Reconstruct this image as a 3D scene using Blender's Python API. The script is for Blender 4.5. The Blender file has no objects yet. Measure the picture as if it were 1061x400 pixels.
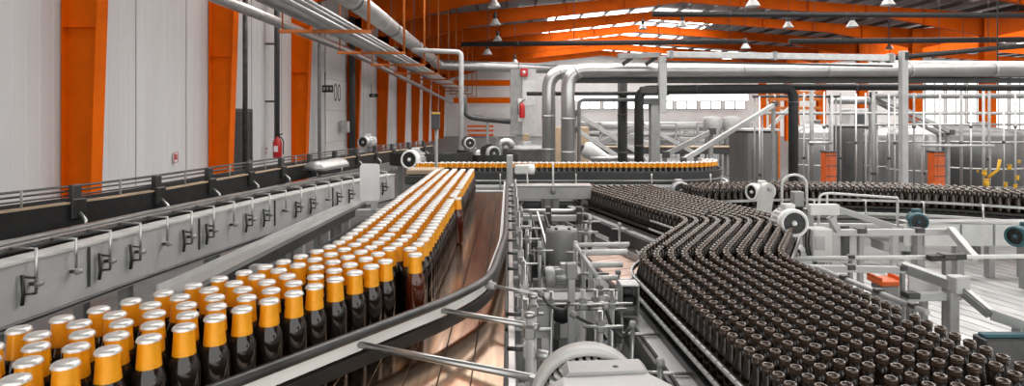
import bpy, bmesh, math, random
from mathutils import Vector as V, Matrix
random.seed(7)
sc = bpy.context.scene
COL = sc.collection
F, VX, VY, CZ = 620.0, 527.0, 120.0, 2.2          # focal length in pixels, vanishing point, eye height
def at(px, py, Y):
    return V(((px - VX) * Y / F, Y, CZ - (py - VY) * Y / F))
def on(px, py, z):
    return at(px, py, (CZ - z) * F / (py - VY))

# ---------------------------------------------------------------- materials
MATS = {}
def mat(name, col, rough=.5, metal=0., var=.12, scale=6., bump=0., stretch=(1, 1, 1), coat=0., spec=.5):
    m = bpy.data.materials.new(name); m.use_nodes = True
    nt = m.node_tree; b = nt.nodes['Principled BSDF']
    b.inputs['Roughness'].default_value = rough
    b.inputs['Metallic'].default_value = metal
    b.inputs['Specular IOR Level'].default_value = spec
    if coat: b.inputs['Coat Weight'].default_value = coat
    tc = nt.nodes.new('ShaderNodeTexCoord'); mp = nt.nodes.new('ShaderNodeMapping')
    mp.inputs['Scale'].default_value = stretch
    nt.links.new(tc.outputs['Object'], mp.inputs['Vector'])
    nz = nt.nodes.new('ShaderNodeTexNoise'); nz.inputs['Scale'].default_value = scale; nz.inputs['Detail'].default_value = 4
    nt.links.new(mp.outputs['Vector'], nz.inputs['Vector'])
    rp = nt.nodes.new('ShaderNodeValToRGB')
    a = [max(0, c * (1 - var)) for c in col]; c2 = [min(1, c * (1 + var)) for c in col]
    rp.color_ramp.elements[0].position = .3; rp.color_ramp.elements[1].position = .7
    rp.color_ramp.elements[0].color = (*a, 1); rp.color_ramp.elements[1].color = (*c2, 1)
    nt.links.new(nz.outputs['Fac'], rp.inputs['Fac'])
    nt.links.new(rp.outputs['Color'], b.inputs['Base Color'])
    if bump:
        bp = nt.nodes.new('ShaderNodeBump'); bp.inputs['Strength'].default_value = bump; bp.inputs['Distance'].default_value = .01
        nt.links.new(nz.outputs['Fac'], bp.inputs['Height']); nt.links.new(bp.outputs['Normal'], b.inputs['Normal'])
    MATS[name] = m
    return m
def emit(name, col, s):
    m = bpy.data.materials.new(name); m.use_nodes = True
    nt = m.node_tree; nt.nodes.remove(nt.nodes['Principled BSDF'])
    e = nt.nodes.new('ShaderNodeEmission'); e.inputs[0].default_value = (*col, 1); e.inputs[1].default_value = s
    nt.links.new(e.outputs[0], nt.nodes['Material Output'].inputs[0])
    MATS[name] = m
    return m
M = MATS
mat('wall_panel', (.62, .625, .625), .5, 0, .05, 1.5, 0, (1, 1, .1))
mat('far_wall', (.74, .73, .72), .6, 0, .06, 1.)
mat('concrete', (.13, .13, .13), .45, 0, .35, 2.2)
mat('orange', (.70, .120, .001), .55, 0, .10, 2.5, spec=.08)
mat('orange_rafter', (.60, .095, .001), .55, 0, .12, 1.2, spec=.08)  # darker copy of the column orange, with the dim roof light in its colour
mat('orange_hanger', (.50, .13, .015), .5, 0, .15, 8)
mat('roof_sheet', (.20, .20, .20), .5, 0, .1, 2)
mat('purlin', (.06, .05, .045), .6, 0, .15, 3)
mat('steel', (.52, .52, .51), .3, .85, .12, 9)
mat('pipe_jacket', (.50, .495, .49), .30, .85, .10, 3, .0)
mat('brushed', (.50, .50, .49), .36, .7, .14, 12, 0, (1, .15, 1))
mat('frame_grey', (.28, .28, .275), .42, .25, .15, 7)
mat('light_grey', (.46, .46, .455), .42, .15, .10, 7)
mat('trough_grey', (.54, .54, .535), .40, .2, .10, 5)
mat('white_plastic', (.90, .90, .88), .4, 0, .04, 9)
mat('white_paint', (.66, .66, .64), .38, 0, .08, 10)
mat('dark_steel', (.075, .075, .075), .35, .5, .3, 8)
mat('black', (.018, .018, .018), .4, 0, .3, 10)
mat('black_rubber', (.022, .022, .022), .55, 0, .3, 10)
mat('charcoal', (.05, .05, .052), .5, .1, .2, 8)
mat('belt', (.44, .30, .20), .17, 1., .55, 3, .0, (9, .6, 1))  # warm tint in the metal stands in for the reflected orange roof
mat('belt_dark', (.055, .055, .055), .25, .5, .3, 4, .0, (9, .6, 1))
mat('glass_brown', (.012, .008, .006), .10, 0, .2, 14, 0, (1, 1, 1), .3)
mat('glass_amber', (.075, .012, .004), .08, 0, .2, 14, 0, (1, 1, 1), .4)
mat('foil', (.88, .36, .006), .34, .15, .10, 30)
mat('cap', (.74, .73, .70), .32, .5, .08, 40)
mat('glass_dull', (.015, .008, .003), .16, 0, .35, 20, 0, (1, 1, 1), .2)
mat('mouth', (.085, .055, .036), .13, .2, .25, 50, 0, (1, 1, 1), .6)
mat('red', (.45, .012, .012), .35, 0, .1, 8)
mat('orange_box', (.75, .13, .02), .4, 0, .12, 8)
mat('yellow', (.75, .42, .02), .4, 0, .15, 12)
mat('teal', (.03, .10, .12), .4, .1, .2, 8)
mat('deck', (.60, .595, .59), .38, .15, .22, 5, 0, (2, .35, 1))
mat('deck_wet_reflect', (.85, .62, .52), .25, .1, .15, 6)  # pink base colour imitates orange reflected by the wet plates
mat('tank_light', (.44, .44, .44), .30, .65, .10, 2.5, 0, (1, 1, .2))
mat('tank_dark', (.15, .15, .15), .34, .6, .15, 2.5, 0, (1, 1, .25))
mat('tan', (.45, .33, .22), .6, 0, .15, 5)
mat('lamp_hood', (.62, .62, .60), .35, .2, .06, 9)
mat('sign_white', (.75, .75, .74), .5, 0, .03, 9)
emit('skylight', (1., .985, .96), 4.8)
emit('window_light', (1., 1., 1.), 2.2)

# ---------------------------------------------------------------- mesh builder
class MB:
    def __init__(s): s.v = []; s.f = []; s.sm = []
    def add(s, vs, fs, sm=False):
        b = len(s.v); s.v += [tuple(p) for p in vs]
        s.f += [tuple(b + i for i in f) for f in fs]; s.sm += [sm] * len(fs); return s
    def box(s, c, d, c_=None, rot=None):
        """box of size d centred at c, chamfered by c_"""
        hx, hy, hz = (abs(k) / 2 for k in d)
        if c_ is None: c_ = min(hx, hy, hz) * .12
        R = rot if rot is not None else Matrix.Identity(3)
        c = V(c); vs = []; idx = {}
        for sx in (-1, 1):
            for sy in (-1, 1):
                for sz in (-1, 1):
                    for a in range(3):
                        p = [sx * (hx - c_), sy * (hy - c_), sz * (hz - c_)]
                        p[a] += (sx, sy, sz)[a] * c_
                        idx[sx, sy, sz, a] = len(vs); vs.append(c + R @ V(p))
        fs = []
        def quad(l): fs.append(l)
        for a in range(3):
            b1, b2 = [k for k in range(3) if k != a]
            for sg in (-1, 1):
                q = []
                for (u, w) in ((-1, -1), (1, -1), (1, 1), (-1, 1)):
                    k = [0, 0, 0]; k[a] = sg; k[b1] = u; k[b2] = w
                    q.append(idx[k[0], k[1], k[2], a])
                quad(q)
        for a in range(3):
            b1, b2 = [k for k in range(3) if k != a]
            for u in (-1, 1):
                for w in (-1, 1):
                    k = [0, 0, 0]; k[b1] = u; k[b2] = w
                    lo = list(k); lo[a] = -1; hi = list(k); hi[a] = 1
                    quad([idx[(*lo, b1)], idx[(*hi, b1)], idx[(*hi, b2)], idx[(*lo, b2)]])
        for sx in (-1, 1):
            for sy in (-1, 1):
                for sz in (-1, 1): quad([idx[sx, sy, sz, 0], idx[sx, sy, sz, 1], idx[sx, sy, sz, 2]])
        return s.add(vs, fs)
    def bar(s, a, b, w, h, up=(0, 0, 1)):
        """rectangular bar from a to b, w across, h along up"""
        a, b = V(a), V(b); d = b - a; L = d.length; y = d.normalized()
        u = V(up)
        x = y.cross(u)
        if x.length < 1e-4: x = y.cross(V((0, 1, 0)))
        x.normalize(); z = x.cross(y)
        R = Matrix((x, y, z)).transposed()
        return s.box((a + b) / 2, (w, L, h), None, R)
    def tube(s, pts, r, n=10, caps=True):
        pts = [V(p) for p in pts]; rr = r if isinstance(r, (list, tuple)) else [r] * len(pts)
        N = len(pts); ref = None; vs = []
        for i, p in enumerate(pts):
            t = (pts[min(i + 1, N - 1)] - pts[max(i - 1, 0)]).normalized()
            if ref is None:
                ref = V((0, 0, 1)) if abs(t.z) < .9 else V((1, 0, 0))
            x = (ref - t * ref.dot(t)).normalized(); ref = x; y = t.cross(x)
            for k in range(n):
                a = 2 * math.pi * k / n
                vs.append(p + (x * math.cos(a) + y * math.sin(a)) * rr[i])
        fs = [(i * n + k, i * n + (k + 1) % n, (i + 1) * n + (k + 1) % n, (i + 1) * n + k) for i in range(N - 1) for k in range(n)]
        s.add(vs, fs, True)
        if caps:
            b = len(s.v) - len(vs)
            s.f += [tuple(b + k for k in range(n)), tuple(b + (N - 1) * n + k for k in range(n))]; s.sm += [False, False]
        return s
    def lathe(s, prof, o=(0, 0, 0), ax=(0, 0, 1), n=16, sm=True, close=True):
        """profile (radius, height) turned about axis ax at o"""
        o = V(o); z = V(ax).normalized(); x = z.orthogonal().normalized(); y = z.cross(x); vs = []
        for r, h in prof:
            for k in range(n):
                a = 2 * math.pi * k / n
                vs.append(o + z * h + (x * math.cos(a) + y * math.sin(a)) * r)
        P = len(prof)
        fs = [(i * n + k, i * n + (k + 1) % n, (i + 1) * n + (k + 1) % n, (i + 1) * n + k) for i in range(P - 1) for k in range(n)]
        s.add(vs, fs, sm)
        if close:
            b = len(s.v) - len(vs)
            for i in (0, P - 1):
                if prof[i][0] > 1e-5: s.f.append(tuple(b + i * n + k for k in range(n))); s.sm.append(False)
        return s
    def prism(s, poly, d):
        """closed 3-D polygon pushed along d"""
        poly = [V(p) for p in poly]; d = V(d); n = len(poly)
        fs = [tuple(range(n)), tuple(range(n, 2 * n))] + [(i, (i + 1) % n, n + (i + 1) % n, n + i) for i in range(n)]
        return s.add(poly + [p + d for p in poly], fs)
    def sweep(s, path, prof, sm=False):
        """closed profile (u to the right of travel, v up) carried along path"""
        path = [V(p) for p in path]; N = len(path); n = len(prof); vs = []
        for i, p in enumerate(path):
            t = (path[min(i + 1, N - 1)] - path[max(i - 1, 0)]); t.z = 0; t.normalize()
            r = V((t.y, -t.x, 0))
            k = 1.
            if 0 < i < N - 1:
                t2 = (path[i + 1] - path[i]); t2.z = 0; k = 1 / max(.5, t2.normalized().dot(t))
            for u, v in prof: vs.append(p + r * (u * k) + V((0, 0, v)))
        fs = [(i * n + k, i * n + (k + 1) % n, (i + 1) * n + (k + 1) % n, (i + 1) * n + k) for i in range(N - 1) for k in range(n)]
        fs += [tuple(range(n)), tuple((N - 1) * n + k for k in range(n))]
        return s.add(vs, fs, sm)
    def rect(s, path, u0, u1, v0, v1):
        return s.sweep(path, [(u0, v0), (u1, v0), (u1, v1), (u0, v1)])
    def build(s, name, m, parent=None, origin=None):
        me = bpy.data.meshes.new(name)
        if parent is not None: o = WORLD[parent.name]
        elif origin is not None: o = V(origin)
        else:
            xs, ys, zs = zip(*s.v)
            o = V(((min(xs) + max(xs)) / 2, (min(ys) + max(ys)) / 2, min(zs)))
        me.from_pydata([(a - o.x, b - o.y, c - o.z) for a, b, c in s.v], [], s.f)
        me.polygons.foreach_set('use_smooth', s.sm)
        bm = bmesh.new(); bm.from_mesh(me); bmesh.ops.recalc_face_normals(bm, faces=bm.faces); bm.to_mesh(me); bm.free()
        me.materials.append(M[m] if isinstance(m, str) else m)
        ob = bpy.data.objects.new(name, me); COL.objects.link(ob)
        if parent is not None: ob.parent = parent
        else: ob.location = o
        WORLD[ob.name] = o
        return ob
WORLD = {}
def tag(o, label=None, cat=None, group=None, kind=None):
    if label: o['label'] = label
    if cat: o['category'] = cat
    if group: o['group'] = group
    if kind: o['kind'] = kind
    return o
def thing(name, label, cat, loc=(0, 0, 0), group=None, kind=None):
    o = bpy.data.objects.new(name, None); COL.objects.link(o); o.location = loc; o.empty_display_size = .1
    WORLD[o.name] = V(loc)
    return tag(o, label, cat, group, kind)
def one(mb, name, m, label, cat, group=None, kind=None):
    return tag(mb.build(name, m), label, cat, group, kind)
def struct(mb, name, m, parent=None):
    o = mb.build(name, m, parent); o['kind'] = 'structure'; return o
def kids(o): return [c for c in COL.objects if c.parent == o]
def words3d(txt, parent, loc, size, rot, m, ext=.001):
    cu = bpy.data.curves.new('lettering', 'FONT'); cu.body = txt; cu.size = size; cu.extrude = ext; cu.align_x = 'CENTER'; cu.align_y = 'CENTER'
    tmp = bpy.data.objects.new('tmp', cu); COL.objects.link(tmp); bpy.context.view_layer.update()
    me = bpy.data.meshes.new_from_object(tmp.evaluated_get(bpy.context.evaluated_depsgraph_get())); bpy.data.objects.remove(tmp); bpy.data.curves.remove(cu)
    me.materials.clear(); me.materials.append(M[m]); o = bpy.data.objects.new('lettering', me); COL.objects.link(o)
    o.parent = parent; o.location = V(loc) - WORLD[parent.name]; o.rotation_euler = rot
    return o
def smooth(pts, r=.3, n=6):
    """polyline with its corners rounded over a distance r"""
    pts = [V(p) for p in pts]; out = [pts[0]]
    for a, b, c in zip(pts, pts[1:], pts[2:]):
        k = min(r, (b - a).length * .49, (c - b).length * .49)
        p, q = b + (a - b).normalized() * k, b + (c - b).normalized() * k
        for i in range(n + 1):
            t = i / n; out.append(p * (1 - t) ** 2 + b * 2 * t * (1 - t) + q * t * t)
    out.append(pts[-1]); return out
def arc(pts):
    L = [0.]
    for a, b in zip(pts, pts[1:]): L.append(L[-1] + (b - a).length)
    return L
def along(pts, L, d):
    """point and direction at distance d"""
    d = max(0, min(d, L[-1] - 1e-6)); i = max(k for k in range(len(L) - 1) if L[k] <= d)
    t = (pts[i + 1] - pts[i]).normalized(); return pts[i] + t * (d - L[i]), t
def offset(pts, u):
    out = []; N = len(pts)
    for i, p in enumerate(pts):
        t = pts[min(i + 1, N - 1)] - pts[max(i - 1, 0)]; t.z = 0; t.normalize()
        out.append(p + V((t.y, -t.x, 0)) * u)
    return out
# ================================================================ the hall
WX, RX, EX = -6.8, 24.8, 56.0                      # side wall, first inner row of columns, end of the second bay
YB = 64.0
FR = [-5.5, -.6, 4.3, 9.18, 13.64, 18.8, 25.2, 31, 36.5, 42, 47.5, 53, 58.5]   # portal frames
struct(MB().box(((WX + EX) / 2, 29, -.1), (EX - WX + 1, 72, .2)), 'floor', 'concrete')
# ribbed sheet wall
prof = []; y = -6.
while y < YB:
    prof += [(0, y), (0, y + .17), (.006, y + .18), (.006, y + .235), (0, y + .245)]; y += .25
mb = MB(); n = len(prof)
vs = [(WX + x, yy, 0) for x, yy in prof] + [(WX + x, yy, 7.6) for x, yy in prof]
mb.add(vs, [(i, i + 1, n + i + 1, n + i) for i in range(n - 1)])
mb.box((WX - .06, 29, 3.8), (.1, 70, 7.6), 0)
wl = struct(mb, 'wall_left', 'wall_panel')
mb = MB()
for y in [1.2, 7.4, 10.9, 12.6, 15.8, 17.9, 22.3, 28, 33.7, 39, 45]: mb.box((WX + .012, y, 3.8), (.006, .012, 7.5), 0)
o = mb.build('panel_seam', 'frame_grey', wl); o['kind'] = 'structure'
struct(MB().box(((WX + EX) / 2, YB + .1, 4.5), (EX - WX, .2, 9)), 'wall_back', 'far_wall')
struct(MB().box((EX + .1, 29, 4.5), (.2, 70, 9)), 'wall_right', 'far_wall')
def roof_z(x):
    if x <= 9: return 7.15 + (x - WX) * (1.45 / (9 - WX))
    if x <= RX: return 8.6 - (x - 9) * (1.1 / (RX - 9))
    if x <= 40: return 7.5 + (x - RX) * (1.1 / (40 - RX))
    return 8.6 - (x - 40) * (1.1 / (EX - 40))
XS = [WX, 9, RX, 40, EX]
def roof_strip(y0, y1, dz, XS=XS):
    mb = MB(); vs = []
    for x in XS:
        for y in (y0, y1):
            for t in (0, .04): vs.append((x, y, roof_z(x) + dz + t))
    fs = []
    for i in range(len(XS) - 1):
        a, b = 4 * i, 4 * i + 4
        fs += [(a, b, b + 2, a + 2), (a + 1, a + 3, b + 3, b + 1), (a, a + 1, b + 1, b), (a + 2, b + 2, b + 3, a + 3)]
    q = 4 * (len(XS) - 1); fs += [(0, 2, 3, 1), (q, q + 1, q + 3, q + 2)]
    return mb.add(vs, fs)
ceil = struct(roof_strip(-6.2, YB + .2, .30), 'ceiling', 'roof_sheet')
for i, (a, b) in enumerate(zip(FR, FR[1:] + [YB])):
    m_, w = (a + b) / 2, (b - a) * (.26 if b < 20 else .15)
    for seg in ((-4.5 if b < 20 else .5, 9, 23.0), (26, 40, 54)):  # unseen near bays get wider, longer strips, added to light the foreground
        if a < 0: continue
        if a > 33 and a < 48 and seg[0] < 5: seg = (2.5, 9, 14); w = (b - a) * .40
        o = roof_strip(m_ - w, m_ + w, .24, seg).build('skylight', 'skylight', ceil); o['kind'] = 'structure'
x = WX + .7
while x < EX:
    o = MB().box((x, 29, roof_z(x) + .12), (.07, 69, .2), 0).build('purlin', 'purlin', ceil); o['kind'] = 'structure'
    x += 1.5
# orange portal frames: tapered wall columns, rafters, inner columns
LABN = {3: 'first tapered orange wall column, beside the plain grey wall panels without fittings',
        4: 'tapered orange wall column with a dark recess beside it, past the red hydrant sign',
        5: 'tapered orange wall column between the hanging extinguisher pipe and the numbered white panel',
        6: 'tapered orange wall column with a dark pipe in front, past the numbered white panel'}
for k, y in enumerate(FR):
    if k < 2: continue
    t = thing('wall_column', LABN.get(k, 'orange steel column in the far receding row along the side wall'), 'column', (WX, y, 0),
              None if k in LABN else 'far orange columns along the side wall', 'structure')
    zt = 6.3
    x0, xb, xt = WX + .02, -6.38, -6.17
    MB().prism([(x0, y, 0), (xb, y, 0), (xt, y, zt), (x0, y, zt)], (0, .014, 0)).build('web', 'orange', t)
    MB().prism([(xb, y - .12, 0), (xb, y + .13, 0), (xt, y + .13, zt), (xt, y - .12, zt)], (.018, 0, 0)).build('flange', 'orange', t)
    MB().prism([(x0, y - .12, 0), (x0, y + .13, 0), (x0, y + .13, zt), (x0, y - .12, zt)], (.016, 0, 0)).build('flange', 'orange', t)
    for z in (3.55, 5.0):
        xx = xb + (xt - xb) * z / zt
        MB().box(((x0 + xx) / 2, y - .055, z), (xx - x0 - .02, .11, .014), .002).build('stiffener', 'orange', t)
    MB().box(((x0 + xb) / 2, y, .015), (.6, .34, .03)).build('base_plate', 'orange', t)
def rafter(y, name_label):
    t = thing('roof_rafter', name_label, 'rafter', (WX, y, 6), 'orange roof rafters', 'structure')
    bot = [(WX + .05, 5.6), (-1.8, 6.85), (9, 8.08), (19.5, 7.30), (RX, 6.3)]
    top = [(RX, roof_z(RX)), (9, roof_z(9)), (WX + .05, roof_z(WX + .05))]
    w = MB()
    for i in range(4):
        (xa, za), (xb, zb) = bot[i], bot[i + 1]
        w.prism([(xa, y, za), (xb, y, zb), (xb, y, roof_z(xb)), (xa, y, roof_z(xa))], (0, .014, 0))
    w.build('web', 'orange_rafter', t)
    f = MB()
    for (xa, za), (xb, zb) in zip(bot, bot[1:]):
        f.prism([(xa, y - .11, za), (xb, y - .11, zb), (xb, y + .12, zb), (xa, y + .12, za)], (0, 0, .02))
    f.build('bottom_flange', 'orange_rafter', t)
    for xx in (-3.8, -.5, 3, 6, 12, 15.5, 18.5, 21.5):
        i = max(k for k in range(4) if bot[k][0] <= xx); (xa, za), (xb, zb) = bot[i], bot[i + 1]
        zz = za + (zb - za) * (xx - xa) / (xb - xa)
        MB().box((xx, y - .05, (zz + .02 + roof_z(xx)) / 2), (.012, .1, roof_z(xx) - zz - .03), .001).build('stiffener', 'orange_rafter', t)
    # second bay beyond the inner columns
    w = MB(); b2 = [(RX + .3, 6.3), (30, 7.35), (40, 8.08), (50, 7.35), (EX, 6.3)]
    for (xa, za), (xb, zb) in zip(b2, b2[1:]):
        w.prism([(xa, y, za), (xb, y, zb), (xb, y, roof_z(xb)), (xa, y, roof_z(xa))], (0, .014, 0))
        w.prism([(xa, y - .11, za), (xb, y - .11, zb), (xb, y + .12, zb), (xa, y + .12, za)], (0, 0, .02))
    w.build('second_span', 'orange_rafter', t)
for k, y in enumerate(FR):
    if k >= 3: rafter(y, 'orange tapered roof rafter spanning the hall under the grey roof sheets')
for k, y in enumerate(FR):
    if k < 5: continue
    lab = {7: 'tall orange inner column rising between the windows behind the huge dark tank',
           8: 'tall orange inner column standing behind the grey square pipe post'}.get(k)
    t = thing('inner_column', lab or 'distant orange inner column half hidden under the rafters', 'column', (RX, y, 0), None if lab else 'distant inner columns', 'structure')
    h = roof_z(RX)
    MB().box((RX, y - .2, h / 2), (.62, .02, h), 0).build('flange', 'orange', t)
    MB().box((RX, y + .2, h / 2), (.62, .02, h), 0).build('flange', 'orange', t)
    MB().box((RX, y, h / 2), (.02, .38, h), 0).build('web', 'orange', t)
# windows of the far wall
def window(n, x0, x1, z0, z1, cols, rows, y=YB - .04):
    w = struct(MB().box(((x0 + x1) / 2, y, (z0 + z1) / 2), (x1 - x0, .04, z1 - z0), 0), 'window_%d' % n, 'window_light')
    f = MB()
    for i in range(cols + 1):
        xx = x0 + (x1 - x0) * i / cols; f.box((xx, y - .06, (z0 + z1) / 2), (.12, .1, z1 - z0 + .1), 0)
    for j in range(rows + 1):
        zz = z0 + (z1 - z0) * j / rows; f.box(((x0 + x1) / 2, y - .06, zz), (x1 - x0, .1, .12), 0)
    o = f.build('window_frame', 'light_grey', w); o['kind'] = 'structure'
sc_ = YB / F
wn = 1
for i in range(7):
    a, b = 600 + i * 25, 622 + i * 25
    window(wn, (a - VX) * sc_, (b - VX) * sc_, CZ + 7 * sc_, CZ + 15 * sc_, 2, 1); wn += 1
for i in range(5):
    a, b = 958 + i * 22, 977 + i * 22
    if (b - VX) * sc_ < EX: window(wn, (a - VX) * sc_, (b - VX) * sc_, CZ - 14 * sc_, CZ + 40 * sc_, 2, 3); wn += 1
# translucent wall band of the far end, lit by day
struct(MB().box(((680 - VX) * sc_, YB - .02, CZ + 19 * sc_), (190 * sc_, .03, 6 * sc_), 0), 'window_%d' % wn, 'window_light')
# world, camera, view
w = bpy.data.worlds.new('daylight'); sc.world = w; w.use_nodes = True
w.node_tree.nodes['Background'].inputs[0].default_value = (1, .99, .97, 1)
w.node_tree.nodes['Background'].inputs[1].default_value = 1.5
cam = bpy.data.cameras.new('camera'); co = bpy.data.objects.new('camera', cam); COL.objects.link(co); sc.camera = co
co.location = (0, 0, CZ); co.rotation_euler = (math.pi / 2, 0, 0)
cam.sensor_fit = 'HORIZONTAL'; cam.sensor_width = 36; cam.lens = F / 1061 * 36
cam.shift_x = 3.5 / 1061; cam.shift_y = -80 / 1061; cam.clip_start = .05; cam.clip_end = 300
sc.view_settings.view_transform = 'Standard'; sc.view_settings.look = 'None'; sc.view_settings.gamma = 1; sc.view_settings.exposure = .5
sc.view_settings.use_curve_mapping = False
sc.cycles.use_denoising = True
sc.cycles.max_bounces = 6; sc.cycles.glossy_bounces = 4; sc.cycles.diffuse_bounces = 4
sc.cycles.sample_clamp_indirect = 8
# ================================================================ bottles with gold foil on the long belt
BZ = 1.533                                        # belt surface
def bottle_parts(n, lod=0):
    g = MB().lathe([(.026, 0), (.0305, .004), (.0315, .012), (.0315, .132), (.0309, .148), (.0290, .161), (.0255, .172), (.0215, .182), (.0180, .196), (.0170, .226)], n=n)
    f = MB().lathe([(.0228, .180), (.0222, .188), (.0210, .202), (.0192, .2310)], n=n, close=False)
    c = MB().lathe([(.0190, .2255), (.0192, .229), (.0182, .2345), (.0158, .2385), (.008, .2402), (0, .2405)], n=n, close=False)
    if lod == 0:                                  # crimped skirt of the crown cap
        c = MB(); k2 = 36
        prof_ = [(.0222, .2305, 1), (.0218, .2330, 1), (.0210, .2362, 0), (.0188, .2382, 0), (.0100, .2390, 0)]
        vs = []
        for r, z, w_ in prof_:
            for k in range(k2):
                a = 2 * math.pi * k / k2; rr = r + (.0009 * (1 if k % 2 else -1) if w_ else 0)
                vs.append((rr * math.cos(a), rr * math.sin(a), z))
        fs = [(i * k2 + k, i * k2 + (k + 1) % k2, (i + 1) * k2 + (k + 1) % k2, (i + 1) * k2 + k) for i in range(4) for k in range(k2)]
        fs.append(tuple(4 * k2 + k for k in range(k2))); c.add(vs, fs, True)
    return g, f, c
G_LAB = 'gold-foiled dark beer bottle with silver cap, packed in the crowd on the long belt'
G_GRP = 'gold-foiled bottles crowded on the long belt'
proto = thing('foil_bottle', G_LAB, 'bottle', (0, 0, 0), G_GRP)
g, f, c = bottle_parts(18)
pg = g.build('glass_body', 'glass_brown', proto); pf = f.build('neck_foil', 'foil', proto); pc = c.build('crown_cap', 'cap', proto)
CEN = smooth([V((-.435, 4.86, BZ)), V((-.435, 1.97, BZ)), V((-.585, 1.62, BZ)), V((-1.19, .62, BZ))], .35, 8)
spots = []
random.seed(3)
for lane in (-2, -1, 0, 1, 2):
    pth = offset(CEN, lane * -.0685); L = arc(pth); d = .02 + (.034 if lane % 2 else 0)
    while d < L[-1]:
        p, t = along(pth, L, d)
        px = VX + p.x / p.y * F
        if px > -30: spots.append(p + V((random.uniform(-.002, .002), random.uniform(-.002, .002), 0)))
        d += .0665 + random.random() * .009 + (.03 if random.random() < .03 else 0)
p1, p2 = V((-.2915, 1.866, BZ)), V((-.268, 3.13, BZ))
spots = [p for p in spots if all((p - q).length > .064 for q in (p1, p2))]
# no two bottles may share a place on the bend
keep = []
for p in sorted(spots, key=lambda p: p.y):
    if all((p - q).length > .0632 for q in keep[-30:]): keep.append(p)
near, rest = keep[:296], keep[296:]
print('foil bottles', len(near), len(rest))
first = True
def clone(src, loc, rz, label=None, group=None):
    r = src.copy(); COL.objects.link(r); r.location = loc; r.rotation_euler = (0, 0, rz); WORLD[r.name] = V(loc)
    if label: r['label'] = label
    if group: r['group'] = group
    for ch in SRC[src.name]:
        k = ch.copy(); COL.objects.link(k); k.parent = r
        for g2 in SRC.get(ch.name, []):
            k2 = g2.copy(); COL.objects.link(k2); k2.parent = k
    return r
SRC = {proto.name: [pg, pf, pc]}
for p in near:
    rz = random.random() * 6.28
    if first: proto.location = p; proto.rotation_euler = (0, 0, rz); first = False
    else: clone(proto, p, rz)
for p, lab, mm in ((p1, 'lone reddish amber bottle with gold foil standing beside the bend of the curved guide rail', 'glass_amber'),
                   (p2, 'reddish amber gold-foiled bottle strayed out along the straight edge of the packed crowd', 'glass_amber')):
    t = thing('foil_bottle', lab, 'bottle', p)
    g, f, c = bottle_parts(18)
    g.build('glass_body', 'glass_amber', t).location = (0, 0, 0)
    f.build('neck_foil', 'foil', t); c.build('crown_cap', 'cap', t)
    for ch in kids(t):                             # built about the origin
        ch.data.transform(Matrix.Translation(p)); 
# ================================================================ the long belt
t = thing('bottle_conveyor', 'wide steel slat-chain conveyor carrying the crowd of gold-foiled bottles', 'conveyor', (-.6, 2.5, 0))
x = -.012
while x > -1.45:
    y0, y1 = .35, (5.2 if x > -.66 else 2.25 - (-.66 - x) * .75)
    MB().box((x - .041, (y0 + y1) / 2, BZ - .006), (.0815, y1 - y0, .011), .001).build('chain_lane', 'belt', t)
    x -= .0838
MB().prism([(-.01, .35, BZ - .03), (-.01, 5.2, BZ - .03), (-.70, 5.2, BZ - .03), (-.70, 2.2, BZ - .03), (-1.45, 1.65, BZ - .03), (-1.45, .35, BZ - .03)], (0, 0, .016)).build('belt_bed', 'black', t)
MB().prism([(-.03, .5, BZ - .14), (-.03, 5.1, BZ - .14), (-.66, 5.1, BZ - .14), (-.66, 2.3, BZ - .14), (-1.4, 1.7, BZ - .14), (-1.4, .5, BZ - .14)], (0, 0, .10)).build('bed_frame', 'frame_grey', t)
MB().box((-.715, 3.7, BZ - .02), (.02, 2.9, .12), .003).build('side_frame', 'steel', t)
sf = MB().box((.008, 2.85, BZ - .05), (.022, 5.0, .15), .003).build('side_frame', 'steel', t)
RAIL = smooth([V((-.012, 5.2, 0)), V((-.014, 2.75, 0)), V((-.06, 2.03, 0)), V((-.168, 1.80, 0)), V((-.45, 1.40, 0)), V((-.62, 1.16, 0)), V((-1.0, .62, 0))], .16, 6)
def lift(p, z): return [V((q.x, q.y, z)) for q in p]
MB().sweep(lift(RAIL, BZ + .118), [(-.012, -.008), (-.007, -.012), (.007, -.012), (.012, -.008), (.012, .006), (.006, .011), (-.006, .011), (-.012, .006)], True).build('guide_rail', 'dark_steel', t)
MB().rect(lift(offset(RAIL, .014), BZ + .084), -.004, .014, -.014, .014).build('wear_strip', 'white_plastic', t)
MB().rect(lift(offset(RAIL, .004), BZ + .048), -.006, .012, -.016, .016).build('lower_guide', 'black', t)
for a, b in ((on(362, 355, BZ + .085), on(554, 392, BZ + .10)), (on(448, 320, BZ + .085), on(558, 339, BZ + .10)), (on(508, 295.5, BZ + .10), on(556, 305, BZ + .10))):
    r = .0085 if a.y < 1.9 else .0055
    o = MB().tube([a, b], r, 12).build('support_rod', 'steel', t)
    MB().lathe([(.0001, -.014), (.013, -.014), (.015, 0), (.011, .02), (.0001, .02)], a, b - a, 12).build('rod_clamp', 'light_grey', o)
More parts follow.
